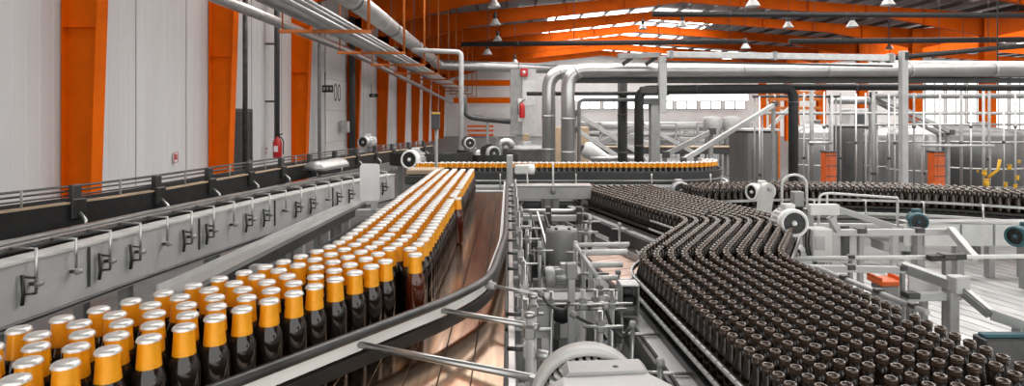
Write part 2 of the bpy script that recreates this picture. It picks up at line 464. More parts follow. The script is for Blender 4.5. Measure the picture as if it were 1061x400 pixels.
# uprights and clamps that carry the guide rail
y = 1.28
i = 0
while y < 5.2:
    h = .16 if i % 2 else .11
    o = MB().tube([(.052, y, BZ - .24), (.052, y, BZ + h)], .0085, 10).build('rail_post', 'steel', t)
    MB().box((.052, y, BZ + .06), (.03, .03, .035), .004).build('post_clamp', 'light_grey', o)
    MB().tube([(.052, y, BZ + .062), (-.004, y + .005, BZ + .062)], .006, 8).build('rail_arm', 'dark_steel', o)
    MB().box((.036, y + .05, BZ - .10), (.03, .045, .09), .004).build('bracket', 'frame_grey', o)
    y += .27; i += 1
for x, y in ((.03, 1.5), (.03, 3.2), (.03, 5.0), (-1.35, 1.2), (-1.35, 3.2), (-.8, 5.0)):
    MB().box((x, y, (BZ - .13) / 2), (.06, .06, BZ - .13), .005).build('leg', 'frame_grey', t)
for z in (BZ - .22, BZ - .42):
    MB().tube([(.045, 1.2, z), (.045, 5.2, z)], .013, 10).build('long_tube', 'steel', t)

# ================================================================ far cross conveyor with a strip of gold-foiled bottles
CZ2 = 1.39; CY = 7.35
t = thing('cross_conveyor', 'narrow conveyor crossing behind the crowd with a strip of gold-topped bottles', 'conveyor', (1, CY, 0))
cpath = smooth([V((-1.15, CY, CZ2)), V((-.6, CY, CZ2)), V((2.15, CY, CZ2)), V((2.60, CY + .22, CZ2)), V((2.66, CY + .75, CZ2))], .3, 6)
MB().rect(cpath, -.11, .11, -.03, -.002).build('chain_belt', 'dark_steel', t)
MB().rect(cpath, -.16, .16, -.16, -.032).build('bed_frame', 'light_grey', t)
MB().rect(lift(offset(cpath, .125), CZ2 + .04), -.006, .004, -.05, .10).build('side_guard', 'charcoal', t)
MB().rect(lift(offset(cpath, .135), CZ2 + .125), -.006, .012, -.008, .010).build('guide_rail', 'dark_steel', t)
MB().rect(lift(offset(cpath, .135), CZ2 + .03), -.006, .012, -.008, .008).build('guide_rail', 'steel', t)
MB().rect(lift(offset(cpath, -.125), CZ2 + .06), -.006, .008, -.015, .015).build('guide_rail', 'steel', t)
MB().rect(lift(offset(cpath, .20), CZ2 - .03), -.012, .012, -.014, .014).build('wear_strip', 'white_plastic', t)
MB().tube(lift(offset(cpath, .24), CZ2 - .09), .016, 8).build('long_tube', 'steel', t)
for x in (-1.1, -.3, .6, 1.5, 2.2):
    MB().box((x, CY, (CZ2 - .16) / 2), (.07, .07, CZ2 - .16), .005).build('leg', 'frame_grey', t)
    MB().tube([(x + .2, CY - .24, CZ2 - .1), (x + .2, CY - .24, CZ2 + .12)], .008, 8).build('rail_post', 'steel', t)
# all further gold bottles: the far end of the crowd and the strip on the cross conveyor
mb = MB(); mf = MB(); mc = MB()
def stamp(p, n=8):
    for src, dst in zip(LOW, (mb, mf, mc)):
        dst.add([(a + p.x, b + p.y, c_ + p.z) for a, b, c_ in src.v], src.f, True)
LOW = (MB().lathe([(.030, 0), (.0315, .012), (.0315, .135), (.0255, .172), (.0190, .190), (.015, .226)], n=8), MB().lathe([(.0228, .180), (.0210, .202), (.0192, .2310)], n=8, close=False),
       MB().lathe([(.0222, .2305), (.0210, .236), (.0180, .2385), (0, .239)], n=8, close=False))
for p in rest: stamp(p)
for u in (-.066, 0, .066):
    pth = offset(cpath, u); L = arc(pth); d = .02 + random.random() * .05
    while d < L[-1] - .03:
        p, _ = along(pth, L, d); stamp(p); d += .066 + random.random() * .006
st = thing('foil_bottles_far', 'strip of gold-topped dark bottles queued on the narrow cross conveyor behind', 'bottles', (1, CY, CZ2), None, 'stuff')
mb.build('glass_body', 'glass_brown', st); mf.build('neck_foil', 'foil', st); mc.build('crown_cap', 'cap', st)
for ch in kids(st): ch['kind'] = 'stuff'
# ================================================================ brown bottles swarming on the wide conveyor
RZ = 1.19
NL = 11; LS = .079
EDGE = [V((.785, 6.75, RZ)), V((.84, 6.35, RZ)), V((1.36, 4.50, RZ)), V((.725, 3.36, RZ)), V((.80, 1.9, RZ)), V((.87, .9, RZ))]
EDGE = smooth(EDGE, .17, 6)
B_LAB = 'dark brown beer bottle with a pale open mouth in the dense zigzag swarm'
B_GRP = 'brown bottles swarming on the wide conveyor'
bp = thing('brown_bottle', B_LAB, 'bottle', (0, 0, 0), B_GRP)
bg = MB().lathe([(.026, 0), (.0305, .004), (.031, .012), (.031, .128), (.0285, .146), (.0215, .168), (.0170, .186), (.0155, .226)], n=14).build('glass_body', 'glass_dull', bp)
br = MB().lathe([(.0155, .218), (.0184, .220), (.0190, .226), (.0175, .2285), (.0188, .232), (.0184, .238), (.0160, .2405), (.0125, .2395), (.0120, .224)], n=14, close=False).build('mouth_rim', 'mouth', bp)
SRC[bp.name] = [bg, br]
pts = []
random.seed(11)
for l in range(NL):
    pth = [p + V((l * LS, 0, 0)) for p in EDGE]; L = arc(pth); d = random.random() * .06
    while d < L[-1] - .02:
        p, t_ = along(pth, L, d)
        if VX + p.x / p.y * F < 1090 and VY + (CZ - RZ - .24) / p.y * F < 430:
            pts.append(p + V((random.uniform(-.0012, .0012), 0, 0)))
        d += .0628 + random.random() * .003 + (.035 if random.random() < .025 else 0)
pts.sort(key=lambda p: p.y)
vis = [p for p in pts]
nearb, farb = vis[:300], vis[300:]
print('brown bottles', len(nearb), len(farb))
for i, p in enumerate(nearb):
    rz = random.random() * 6.28
    if i == 0: bp.location = p; bp.rotation_euler = (0, 0, rz)
    else: clone(bp, p, rz)
LB = (MB().lathe([(.030, 0), (.031, .012), (.031, .128), (.0215, .168), (.0155, .226)], n=9),
      MB().lathe([(.0155, .218), (.0190, .224), (.0180, .229), (.0186, .237), (.0155, .2405), (.0120, .228)], n=9, close=False))
mb, mr = MB(), MB()
def stampb(p):
    for src, dst in zip(LB, (mb, mr)):
        dst.add([(a + p.x, b + p.y, c_ + p.z) for a, b, c_ in src.v], src.f, True)
for p in farb: stampb(p)
# the feeding conveyor that curves in from the far side
FEED = smooth([V((2.0, 6.62, RZ)), V((3.2, 6.85, RZ)), V((4.6, 6.65, RZ)), V((6.3, 5.4, RZ)), V((7.2, 4.4, RZ))], .8, 8)
for u in [(.0645 * k) for k in range(-4, 5)]:
    pth = offset(FEED, u); L = arc(pth); d = random.random() * .06
    while d < L[-1]:
        p, _ = along(pth, L, d)
        stampb(p)
        d += .064 + random.random() * .02
stb = thing('brown_bottles_far', 'mass of dark brown bottles farther along the zigzag and on its feeding curve', 'bottles', (1.4, 5, RZ), None, 'stuff')
mb.build('glass_body', 'glass_dull', stb); mr.build('mouth_rim', 'mouth', stb)
for ch in kids(stb): ch['kind'] = 'stuff'
# ---- the wide conveyor itself
t = thing('wide_conveyor', 'wide zigzag conveyor under the swarm of dark brown bottles', 'conveyor', (1.2, 3.5, 0))
W = (NL - 1) * LS
def ribbon(edge, x0, x1, z0, z1):
    mb = MB(); n = len(edge); vs = []
    for p in edge: vs += [(p.x + x0, p.y, z0), (p.x + x1, p.y, z0), (p.x + x1, p.y, z1), (p.x + x0, p.y, z1)]
    fs = [(4 * i + k, 4 * i + (k + 1) % 4, 4 * i + 4 + (k + 1) % 4, 4 * i + 4 + k) for i in range(n - 1) for k in range(4)] + [(0, 1, 2, 3), (4 * n - 4, 4 * n - 3, 4 * n - 2, 4 * n - 1)]
    return mb.add(vs, fs)
ribbon(EDGE, -.045, W + .045, RZ - .025, RZ - .001).build('chain_belt', 'belt_dark', t)
ribbon(EDGE, -.05, W + .05, RZ - .15, RZ - .03).build('bed_frame', 'charcoal', t)
# two chain-like guide rails made of short links, then a broad flat ledge
for du, z, m_ in ((-.055, RZ + .14, 'white_paint'), (-.066, RZ + .072, 'white_paint')):
    pth = [V((p.x + du, p.y, z)) for p in EDGE]
    MB().rect(pth, -.005, .005, -.012, .010).build('guide_rail', 'black', t)
    L = arc(pth); d = L[-1] - .01; mb = MB()
    while d > L[-1] - 4.2:
        a, _ = along(pth, L, d); b, _ = along(pth, L, d - .043); mb.bar(a + V((-.005, 0, .004)), b + V((-.005, 0, .004)), .009, .013); d -= .052
    mb.build('chain_link_strip', m_, t)
pth = [V((p.x + W + .05, p.y, RZ + .12)) for p in EDGE]
MB().rect(pth, -.006, .006, -.015, .015).build('guide_rail', 'steel', t)
ribbon(EDGE, -.150, -.085, RZ - .005, RZ + .014).build('side_ledge', 'light_grey', t)
ribbon(EDGE, -.085, -.078, RZ - .005, RZ + .04).build('ledge_lip', 'dark_steel', t)
ribbon(EDGE, -.176, -.160, RZ - .10, RZ + .0).build('edge_strip', 'dark_steel', t)
ribbon(EDGE, -.25, -.225, RZ - .16, RZ - .11).build('side_channel', 'frame_grey', t)
ribbon(EDGE, W + .06, W + .15, RZ - .06, RZ + .01).build('side_ledge', 'light_grey', t)
for k, y in enumerate((1.5, 1.9, 2.29, 2.7, 3.15, 3.6, 4.4, 5.2, 6.0)):
    i = min(range(len(EDGE)), key=lambda q: abs(EDGE[q].y - y)); a = EDGE[max(0, i - 1)]; b = EDGE[i]
    x = next((p.x + (q.x - p.x) * (y - p.y) / (q.y - p.y) for p, q in zip(EDGE, EDGE[1:]) if min(p.y, q.y) <= y <= max(p.y, q.y) and p.y != q.y), b.x)
    MB().box((x + .1, y, (RZ - .16) / 2), (.06, .06, RZ - .16), .005).build('leg', 'frame_grey', t)
    MB().box((x + W, y, (RZ - .16) / 2), (.06, .06, RZ - .16), .005).build('leg', 'frame_grey', t)
    o = MB().tube([(x - .20, y, RZ - .34), (x - .20, y, RZ + .055)], .012, 10).build('rail_post', 'steel', t)
    MB().lathe([(.0001, 0), (.017, 0), (.017, .02), (.011, .028), (.0001, .03)], (x - .20, y, RZ + .055), (0, 0, 1), 12).build('post_knob', 'light_grey', o)
    MB().tube([(x - .27, y + .01, RZ + .025), (x - .07, y - .01, RZ + .025)], .007, 8).build('rail_arm', 'steel', o)
# ---- feeding conveyor
t = thing('feed_conveyor', 'curving conveyor with white guide rails feeding brown bottles past the tanks', 'conveyor', (4, 6.5, 0))
MB().rect(FEED, -.30, .30, -.03, -.001).build('chain_belt', 'black', t)
MB().rect(FEED, -.34, .34, -.14, -.035).build('bed_frame', 'frame_grey', t)
for u, z, m_, hw in ((.31, RZ + .10, 'steel', .012), (.34, RZ + .03, 'black', .01), (.47, RZ - .02, 'white_paint', .02), (.60, RZ - .05, 'black_rubber', .045), (.75, RZ - .09, 'white_paint', .02), (.93, RZ - .14, 'light_grey', .05), (-.31, RZ + .10, 'steel', .012)):
    MB().rect(lift(offset(FEED, u), z), -hw, hw, -.012, .012).build('guide_rail', m_, t)
L = arc(FEED); d = 1.2
while d < L[-1] - .1:
    p, q = along(FEED, L, d); r_ = V((q.y, -q.x, 0)).normalized()
    a = p + r_ * .52; MB().tube([(a.x, a.y, RZ - .2), (a.x, a.y, RZ + .12), (p.x + r_.x * .32, p.y + r_.y * .32, RZ + .12)], .010, 8).build('rail_post', 'steel', t)
    zb = .752 if 2.2 < p.x < 8.25 and p.y < 6.25 else 0
    MB().box((p.x, p.y, (RZ - .14 + zb) / 2), (.07, .07, RZ - .14 - zb), .005).build('leg', 'frame_grey', t)
    d += .62
# ================================================================ conveyors along the side wall
# ---- grey trough conveyor with clamps
TZ = 1.45
B = smooth([V((-2.68, 1.9, TZ)), V((-2.5, 2.94, TZ)), V((-2.37, 4.0, TZ)), V((-2.13, 5.34, TZ)), V((-1.72, 6.84, TZ)), V((-1.45, 7.6, TZ))], .6, 6)
t = thing('trough_conveyor', 'grey steel trough conveyor with a row of chrome clamp rods along its side panel', 'conveyor', (-2.3, 4, 0))
MB().rect(B, -.018, 0, -.33, 0).build('side_panel', 'trough_grey', t)
MB().rect(B, -.125, .012, 0, .014).build('panel_ledge', 'white_paint', t)
MB().rect(B, -.60, -.13, -.05, -.03).build('chain_belt', 'belt_dark', t)
MB().tube([p + V((0, 0, .045)) for p in offset(B, -.115)], .011, 8).build('guide_rail', 'black_rubber', t)
MB().rect(B, -.35, -.30, .0, .022).build('edge_rail', 'steel', t)
MB().rect(B, -.42, -.375, .015, .04).build('edge_rail', 'steel', t)
MB().rect(B, -.46, -.43, -.06, .03).build('edge_rail', 'dark_steel', t)
MB().rect(B, -.46, -.01, -.25, -.22).build('trough_floor', 'frame_grey', t)
MB().tube([p + V((0, 0, -.30)) for p in offset(B, .02)], .012, 8).build('drain_pipe', 'dark_steel', t)
L = arc(B); d = .25; k = 0
while d < L[-1] - .1:
    p, q = along(B, L, d); r = V((q.y, -q.x, 0)).normalized(); Z = V((0, 0, 1))
    long_ = k % 3 != 2
    a = p + r * .035
    o = MB().tube([p - r * .12 + Z * .062, a + Z * .062, a + Z * (-.17 if long_ else -.10)], .0075, 8).build('clamp_rod', 'steel', t)
    MB().bar(p + r * .0 + Z * -.12, a + r * .012 + Z * -.12, .02, .018).build('clamp_arm', 'dark_steel', o)
    MB().lathe([(.0001, -.018), (.014, -.018), (.014, .018), (.0001, .018)], a + Z * -.12 + r * .016, q, 10).build('clamp_knob', 'frame_grey', o)
    if k % 3 != 2:
        e = p + q * -.06 + r * .016
        MB().tube([e + Z * -.06, e + Z * -.16 + r * .008, e + Z * -.215], .009, 8).tube([e + Z * -.07, a + Z * -.09], .006, 6).tube([e + Z * -.16, a + Z * -.17], .006, 6).build('clamp_lever', 'black', o)
    if k % 4 == 1:
        MB().box(p + r * .006 + Z * -.125 + q * .12, (.012, .012, .23), .002).build('panel_joint', 'dark_steel', t)
    d += .243; k += 1
d = .3
while d < L[-1]:
    p, q = along(B, L, d); r = V((q.y, -q.x, 0)).normalized(); c = p - r * .2
    MB().box((c.x, c.y, (TZ - .25) / 2), (.07, .07, TZ - .25), .005).build('leg', 'frame_grey', t); d += .9
# ---- flat topped beam conveyor in front of it
t = thing('side_beam', 'long flat-topped grey beam on square legs below the trough clamps', 'beam', (-1.8, 5, 0))
SBm = [V((-1.88, 3.35, 1.22)), V((-1.86, 3.57, 1.22)), V((-1.70, 6.9, 1.22))]
MB().rect(SBm, -.10, .055, -.03, 0).build('beam_top', 'brushed', t)
MB().rect(SBm, .035, .06, -.11, -.03).build('beam_side', 'dark_steel', t)
MB().rect(SBm, -.10, -.085, 0, .03).build('beam_lip', 'light_grey', t)
L = arc(SBm); d = .5
while d < L[-1]:
    p, q = along(SBm, L, d)
    MB().box((p.x + .02, p.y, .595), (.06, .06, 1.18), .005).build('leg', 'light_grey', t)
    MB().box((p.x - .07, p.y, .595), (.05, .06, 1.18), .005).build('leg', 'frame_grey', t); d += .62
for z in (1.0, .72): MB().tube([(-1.85, 2.8, z), (-1.66, 6.8, z)], .014, 8).build('cross_tube', 'dark_steel', t)
# ---- wall conveyor with post blocks and a motor
w = [(-3.75, 2.7), (-3.35, 3.94), (-3.0, 4.92), (-2.74, 7.44), (-2.18, 10.5), (-1.62, 12.6)]
WZ = 1.50
WP = smooth([V((x, y, WZ)) for x, y in w], .8, 6)
t = thing('wall_conveyor', 'dark conveyor beside the panelled wall with thin guide rails on dark square post blocks', 'conveyor', (-3, 6, 0))
MB().rect(WP, -.30, -.02, -.03, -.005).build('chain_belt', 'belt_dark', t)
MB().rect(WP, -.01, .02, -.12, .06).build('side_beam', 'black', t)
MB().rect(WP, -.34, -.31, -.12, .06).build('side_beam', 'charcoal', t)
MB().rect(WP, .02, .16, -.16, -.14).build('side_shelf', 'dark_steel', t)
MB().rect(WP, .16, .19, -.17, -.10).build('edge_rail', 'steel', t)
MB().rect(WP, .21, .40, -.19, -.175).build('return_belt', 'belt_dark', t)
MB().rect(WP, .42, .45, -.18, -.13).build('edge_rail', 'steel', t)
MB().rect(WP, -.02, .03, .06, .074).build('rusty_cap', 'tan', t)
for u, z in ((-.03, .115), (-.03, .150), (-.29, .115), (-.29, .155), (-.16, .165)):
    MB().tube([p + V((0, 0, z)) for p in offset(WP, u)], .0065, 6).build('guide_rail', 'dark_steel', t)
L = arc(WP); d = .35; k = 0
while d < L[-1] - .1:
    p, q = along(WP, L, d); r = V((q.y, -q.x, 0)).normalized(); rot = Matrix.Rotation(math.atan2(-q.x, q.y), 3, 'Z')
    if k % 2 == 0:
        o = MB().box(p + r * .015 + V((0, 0, .02)), (.07, .11, .15), .008, rot).build('post_block', 'black', t)
        MB().box(p + r * .0 + V((0, 0, .14)), (.05, .07, .11), .006, rot).build('block_head', 'dark_steel', o)
        MB().tube([p + r * .05 + V((0, 0, -.01)), p + r * .11 + V((0, 0, -.06)), p + r * .11 + V((0, 0, -.14))], .012, 8).build('block_pin', 'steel', o)
    else:
        MB().tube([p + V((0, 0, 0.05)), p + V((0, 0, .19))], .008, 8).build('rail_post', 'frame_grey', t)
    d += .36; k += 1
for d in (.5, 2.0, 3.5, 5.0, 6.5, 8.0, 9.5):
    p, q = along(WP, L, min(d, L[-1] - .1)); MB().box((p.x - .16, p.y, .69), (.08, .08, 1.38), .006).build('leg', 'frame_grey', t)
# galvanised cover over a stretch of it
p, q = along(WP, L, 5.45)
mb = MB(); r = V((q.y, -q.x, 0)).normalized(); nseg = 8
pr = [(.15 * math.cos(math.pi * i / nseg), .12 * math.sin(math.pi * i / nseg)) for i in range(nseg + 1)]
MB().sweep([p + q * s + r * .22 + V((0, 0, .0)) for s in (-.36, -.33, -.1, .1, .33, .36)], pr, True).build('belt_cover', 'brushed', t)
# ---- reusable motor
def motor(loc, r, ax, length, label, housing='white_paint', face='white_plastic', foot=True, name='conveyor_motor', group=None, base=None):
    loc = V(loc); ax = V(ax).normalized(); side = ax.cross(V((0, 0, 1))).normalized()
    t = thing(name, label, 'motor', (loc.x, loc.y, base if base is not None else loc.z - r), group)
    MB().lathe([(r * .55, -length), (r * .9, -length), (r * .92, -length * .15)], loc, ax, 24).build('housing', housing, t)
    fins = MB()
    for k in range(18):
        a = 2 * math.pi * k / 18; u = (side * math.cos(a) + ax.cross(side) * math.sin(a))
        fins.bar(loc + u * r * .93 - ax * length * .9, loc + u * r * .93 - ax * length * .2, r * .05, r * .16, u)
    fins.build('cooling_fins', housing, t)
    cv = MB().lathe([(r * .94, -length * .22), (r * 1.03, -length * .20), (r * 1.03, -.01), (r * .95, .012), (r * .78, .014), (r * .76, .002)], loc, ax, 28, True, False).build('fan_cover', face, t)
    g = MB().lathe([(.0001, -.004), (r * .78, -.004)], loc, ax, 24, False, False).build('fan_opening', 'black', t)
    gr = MB()
    for k in range(10):
        a = 2 * math.pi * k / 10; u = (side * math.cos(a) + ax.cross(side) * math.sin(a))
        gr.bar(loc + u * r * .16, loc + u * r * .77, r * .03, r * .03, ax)
    gr.build('fan_grille', 'dark_steel', t)
    MB().lathe([(.0001, .012), (r * .17, .012), (r * .2, 0), (r * .2, -.004)], loc, ax, 14, True, False).build('fan_hub', face, t)
    c = loc - ax * length * .55 + V((0, 0, r * 1.05)); 
    MB().box(c, (r * .8, r * .8, r * .5), r * .06).build('terminal_box', housing, t)
    if foot:
        f = loc - ax * length * .55; b = base if base is not None else f.z - r * 1.25
        MB().box((f.x, f.y, (f.z - r * .7 + b) / 2), (r * .9, r * .9, max(.02, f.z - r * .7 - b)), r * .05).build('mount_foot', 'frame_grey', t)
    return t
motor(at(376, 147.5, 11.0), .115, (-.3, -1, 0), .34, 'dull grey drum-bodied fan motor above the wall conveyor, before far orange columns', 'trough_grey', 'brushed', base=1.42)
motor(at(424, 165.5, 8.6), .14, (-.35, -1, .1), .36, 'pale-faced motor on a bracket behind the white plastic plate', 'light_grey', base=.3)
motor(at(487, 148.5, 13.5), .13, (.3, -1, 0), .40, 'fan motor with grey face behind the cross conveyor, beside the last orange columns', 'dark_steel', 'light_grey', base=.5)
motor(at(512, 159.0, 11.2), .13, (.35, -1, 0), .55, 'black-bodied motor with a pale face ring close behind the gold bottle strip', 'black', 'light_grey', base=.4)
motor((-3.42, 3.55, 1.43), .10, (0, -1, 0), .30, 'dark teal gear motor tucked under the wall conveyor near the camera', 'teal', 'dark_steel', base=1.26)
# white plastic plate on its stand
t = thing('guard_plate', 'white rounded plastic plate on a short grey post beside the crowded belt', 'plate', (0, 0, 0))
c = at(383, 189, 5.0); hw, hh = .082, .155
poly = [(c.x + sx * (hw - .03) + .03 * math.cos(a), c.y, c.z + sz * (hh - .03) + .03 * math.sin(a)) for sx, sz, a0 in ((1, 1, 0), (-1, 1, 90), (-1, -1, 180), (1, -1, 270)) for a in [math.radians(a0 + i * 18) for i in range(6)]]
pl = MB().prism(poly, (0, .015, 0)).build('plate', 'white_plastic', t)
MB().box((c.x + .03, c.y + .045, (c.z - .05) / 2), (.05, .05, c.z - .05), .004).build('post', 'light_grey', t)
MB().box((c.x - .02, c.y + .05, c.z - .26), (.2, .12, .05), .004).build('bracket', 'frame_grey', t)
for dz in (-.1, .1):
    MB().lathe([(.0001, 0), (.008, 0), (.008, .012)], (c.x, c.y + .016, c.z + dz), (0, 1, 0), 8).build('bolt', 'steel', pl)
# curved turntable conveyors farther along
for j, (px, py, Y, R_, lab) in enumerate(((445, 163, 9.4, .52, 'dark curved turn conveyor with a black sweeping guard beyond the crowded belt'), (508, 165, 9.8, .30, 'smaller dark turn conveyor beside the pale-faced motor'))):
    c = at(px, py, Y); t = thing('turn_conveyor', lab, 'conveyor', (c.x, c.y, 0))
    pa = [c + V((R_ * math.cos(a), R_ * .8 * math.sin(a), 0)) for a in [math.radians(-150 + 17 * i) for i in range(13)]]
    MB().rect(pa, -.13, .13, -.03, 0).build('chain_belt', 'dark_steel', t)
    MB().rect(pa, .14, .16, -.10, .09).build('outer_guard', 'black_rubber', t)
    MB().rect(pa, -.17, -.15, -.08, .06).build('inner_guard', 'steel', t)
    MB().lathe([(.0001, -.12), (R_ * .6, -.12), (R_ * .6, -.04), (.0001, -.02)], c, (0, 0, 1), 20).build('drum', 'brushed', t)
    for a in (-1, 1): MB().box((c.x + a * R_ * .8, c.y - .2, (c.z - .1) / 2), (.07, .07, c.z - .1), .005).build('leg', 'frame_grey', t)
# low crate-like conveyor head with tan top at the end of the crowd
t = thing('infeed_table', 'low tan-topped infeed table at the far end of the crowded belt', 'table', on(440, 178, 1.45))
c = at(441, 177, 6.3)
MB().box(c, (.36, .3, .05), .008).build('table_top', 'tan', t)
MB().box(c - V((0, 0, .08)), (.38, .32, .09), .008).build('apron', 'black', t)
for dx in (-.15, .15): MB().box((c.x + dx, c.y, (c.z - .12) / 2), (.05, .05, c.z - .12), .004).build('leg', 'frame_grey', t)
# sensor box on a tall thin post
t = thing('sensor_post', 'tall thin grey post carrying a dark box with a yellow band, beyond the white plate', 'sensor', at(452, 190, 6.6))
c = at(452, 124, 6.6)
MB().tube([(c.x, c.y, 0), (c.x, c.y, c.z)], .017, 10).build('post', 'frame_grey', t)
o = MB().box((c.x, c.y - .03, c.z - .01), (.085, .06, .19), .006).build('sensor_box', 'charcoal', t)
MB().box((c.x, c.y - .03, c.z + .07), (.089, .064, .02), .002).build('yellow_band', 'yellow', o)
# ================================================================ machine bay between the two conveyors
# crosswise grey beam under the cross conveyor
t = thing('cross_beam', 'pale grey crosswise box beam bridging the machine bay below the bottle strip', 'beam', (.45, 6.35, 0))
c0 = at(529, 199, 6.3); c1 = at(612, 199, 6.3)
MB().box((c0 + c1) / 2, ((c1 - c0).x, .14, .135), .006).build('beam', 'light_grey', t)
MB().box((c0 + c1) / 2 + V((0, -.02, .078)), ((c1 - c0).x, .2, .014), .003).build('top_flange', 'steel', t)
for x in (c0.x + .05, .50, c1.x - .06): MB().box((x, 6.34, (c0.z - .07) / 2), (.07, .07, c0.z - .07), .005).build('leg', 'frame_grey', t)
MB().lathe([(.0001, 0), (.025, 0), (.025, .02), (.012, .03), (.0001, .03)], at(573, 199, 6.22), (0, -1, 0), 12).build('hub', 'frame_grey', t)
MB().tube([at(573, 169, 6.2), at(573, 200, 6.2)], .01, 8).build('upright_rod', 'white_paint', t)
# dark cabinets below it
for px0, px1, py0, py1, Y, lab in ((534, 561, 208, 262, 6.6, 'dark grey cabinet panel under the pale crosswise beam, beside the straight belt'), (576, 600, 208, 262, 6.65, 'dark cabinet under the pale crosswise beam, at the brown bottles end')):
    a, b = at(px0, py0, Y), at(px1, py1, Y)
    t = thing('bay_cabinet', lab, 'cabinet', ((a.x + b.x) / 2, Y, 0))
    MB().box(((a.x + b.x) / 2, Y + .15, a.z / 2), (b.x - a.x, .3, a.z), .008).build('body', 'charcoal', t)
    MB().box(((a.x + b.x) / 2, Y - .008, a.z / 2), (b.x - a.x - .04, .015, a.z - .06), .003).build('door', 'dark_steel', t)
    MB().box((b.x - .05, Y - .025, a.z * .75), (.015, .02, .1), .003).build('handle', 'steel', t)
# pair of crosswise rails
for i, (py, Y, lab) in enumerate(((219, 5.6, 'upper crosswise steel tube rail spanning the machine bay'), (226, 5.2, 'lower flat crosswise rail spanning the machine bay'))):
    a, b = at(536, py, Y), at(600, py, Y); t = thing('cross_rail', lab, 'rail', ((a.x + b.x) / 2, Y, 0))
    if i == 0: MB().tube([a, b], .024, 10).build('tube', 'steel', t)
    else: MB().box((a + b) / 2, ((b - a).x, .05, .05), .005).build('tube', 'light_grey', t)
    for p in (a, b, (a + b) / 2):
        MB().box((p.x, Y, p.z), (.05, .09, .09), .006).build('clamp', 'dark_steel', t)
        MB().box((p.x, Y + .05, p.z / 2 + .235), (.04, .04, p.z - .47), .004).build('post', 'frame_grey', t)
# curved dark chain guides hanging down
t = thing('chain_guide', 'pair of dark curved chain guide strips looping down in the machine bay', 'guide', (.25, 4.6, .6))
for dx, m_ in ((0, 'black_rubber'), (.06, 'brushed'), (.12, 'black_rubber')):
    q = [at(550 + dx * 60, 223, 5.0), at(556 + dx * 60, 245, 4.7), at(562 + dx * 50, 268, 4.4), at(560 + dx * 40, 282, 4.2), at(554, 279, 4.1), at(553, 262, 4.3)]
    q = smooth(q, .12, 5); q = [p + V((dx * .5, 0, 0)) for p in q]
    mb = MB()
    for a, b in zip(q, q[1:]): mb.bar(a, b + (b - a) * .05, .014, .075, (0, -1, .3))
    mb.build('guide_strip', m_, t)
MB().box((at(556, 282, 4.4).x, 4.4, .735), (.06, .06, .53), .004).build('post', 'frame_grey', t)
# rusty drum and motor
t = thing('gear_drum', 'upright rust-stained grey drum gearbox above the horizontal motor', 'gearbox', (.35, 4.4, 0))
c = at(582, 262, 4.3); r = .115
MB().lathe([(.0001, -.18), (r, -.18), (r * 1.04, -.16), (r, -.14), (r, .15), (r * .93, .18), (.0001, .19)], c, (0, 0, 1), 24).build('drum', 'frame_grey', t)
MB().box((c.x, c.y, (c.z - .18 + .47) / 2), (.16, .16, c.z - .18 - .47), .01).build('pedestal', 'charcoal', t)
for a in range(6):
    u = V((math.cos(a * 1.047), math.sin(a * 1.047), 0)) * r * .8
    MB().lathe([(.0001, 0), (.011, 0), (.011, .012), (.0001, .012)], c + u + V((0, 0, .182)), (0, 0, 1), 6).build('bolt', 'dark_steel', t)
motor(at(566, 288, 3.55), .065, (-1, -.15, 0), .20, 'pale horizontal motor lying across the machine bay behind the square steel post', 'brushed', 'light_grey', base=.47)
# dark plates with painted digits
t = thing('frame_plate', 'dark grey steel side plate painted with the black number 2/164', 'plate', (.3, 3.0, 0))
a, b = at(549, 314, 3.1), at(618, 350, 3.1)
MB().box(((a.x + b.x) / 2, 3.1, (a.z + b.z) / 2), (b.x - a.x, .02, a.z - b.z), .004).build('plate', 'trough_grey', t)
MB().box(((a.x + b.x) / 2, 3.1 + .06, a.z + .01), (b.x - a.x, .14, .02), .004).build('top_flange', 'frame_grey', t)
words3d('2/164', t, at(606, 318.5, 3.086), .055, (math.pi / 2, 0, 0), 'black')
MB().lathe([(.0001, 0), (.05, 0), (.05, .012), (.0001, .012)], at(582, 325, 3.088), (0, -1, 0), 20).build('round_hole_cover', 'black', t)
for px in (555, 612): MB().box((at(px, 330, 3.16).x, 3.16, .835), (.06, .06, .73), .005).build('leg', 'frame_grey', t)
t = thing('lower_channel', 'pair of dark horizontal channels stacked above the numbered side plate', 'channel', (.3, 3.4, 0))
for py in (302, 308): 
    a, b = at(548, py, 3.35), at(612, py, 3.35); MB().box((a + b) / 2, ((b - a).x, .07, .022), .004).build('channel', 'dark_steel' if py == 302 else 'brushed', t)
for px in (550, 610): MB().box((at(px, 305, 3.4).x, 3.4, .815), (.05, .05, .69), .004).build('leg', 'frame_grey', t)
# bay floor machine: low bed filling the bay
t = thing('bay_machine', 'long dark machine bed filling the floor of the bay between both conveyors', 'machine', (.34, 3.9, 0))
MB().box((.34, 3.7, .225), (.50, 5.0, .43), .02).build('body', 'charcoal', t)
MB().box((.34, 3.7, .455), (.52, 5.02, .025), .005).build('lid', 'frame_grey', t)
for k in range(9): MB().box((.13, 1.6 + .55 * k, .30), (.06, .3, .2), .01).build('side_box', 'frame_grey', t)
# the square post in front
t = thing('square_post', 'square pale steel post standing in front of the numbered plate', 'post', at(592, 400, 2.75))
p = at(592, 285, 2.75); MB().box((p.x, 2.75, p.z / 2 + .235), (.032, .032, p.z - .47), .003).build('post', 'light_grey', t)
MB().box((p.x, 2.75, p.z + .02), (.05, .05, .07), .005).build('post_head', 'frame_grey', t)
MB().box((p.x, 2.75, .48), (.12, .12, .02), .004).build('foot', 'frame_grey', t)
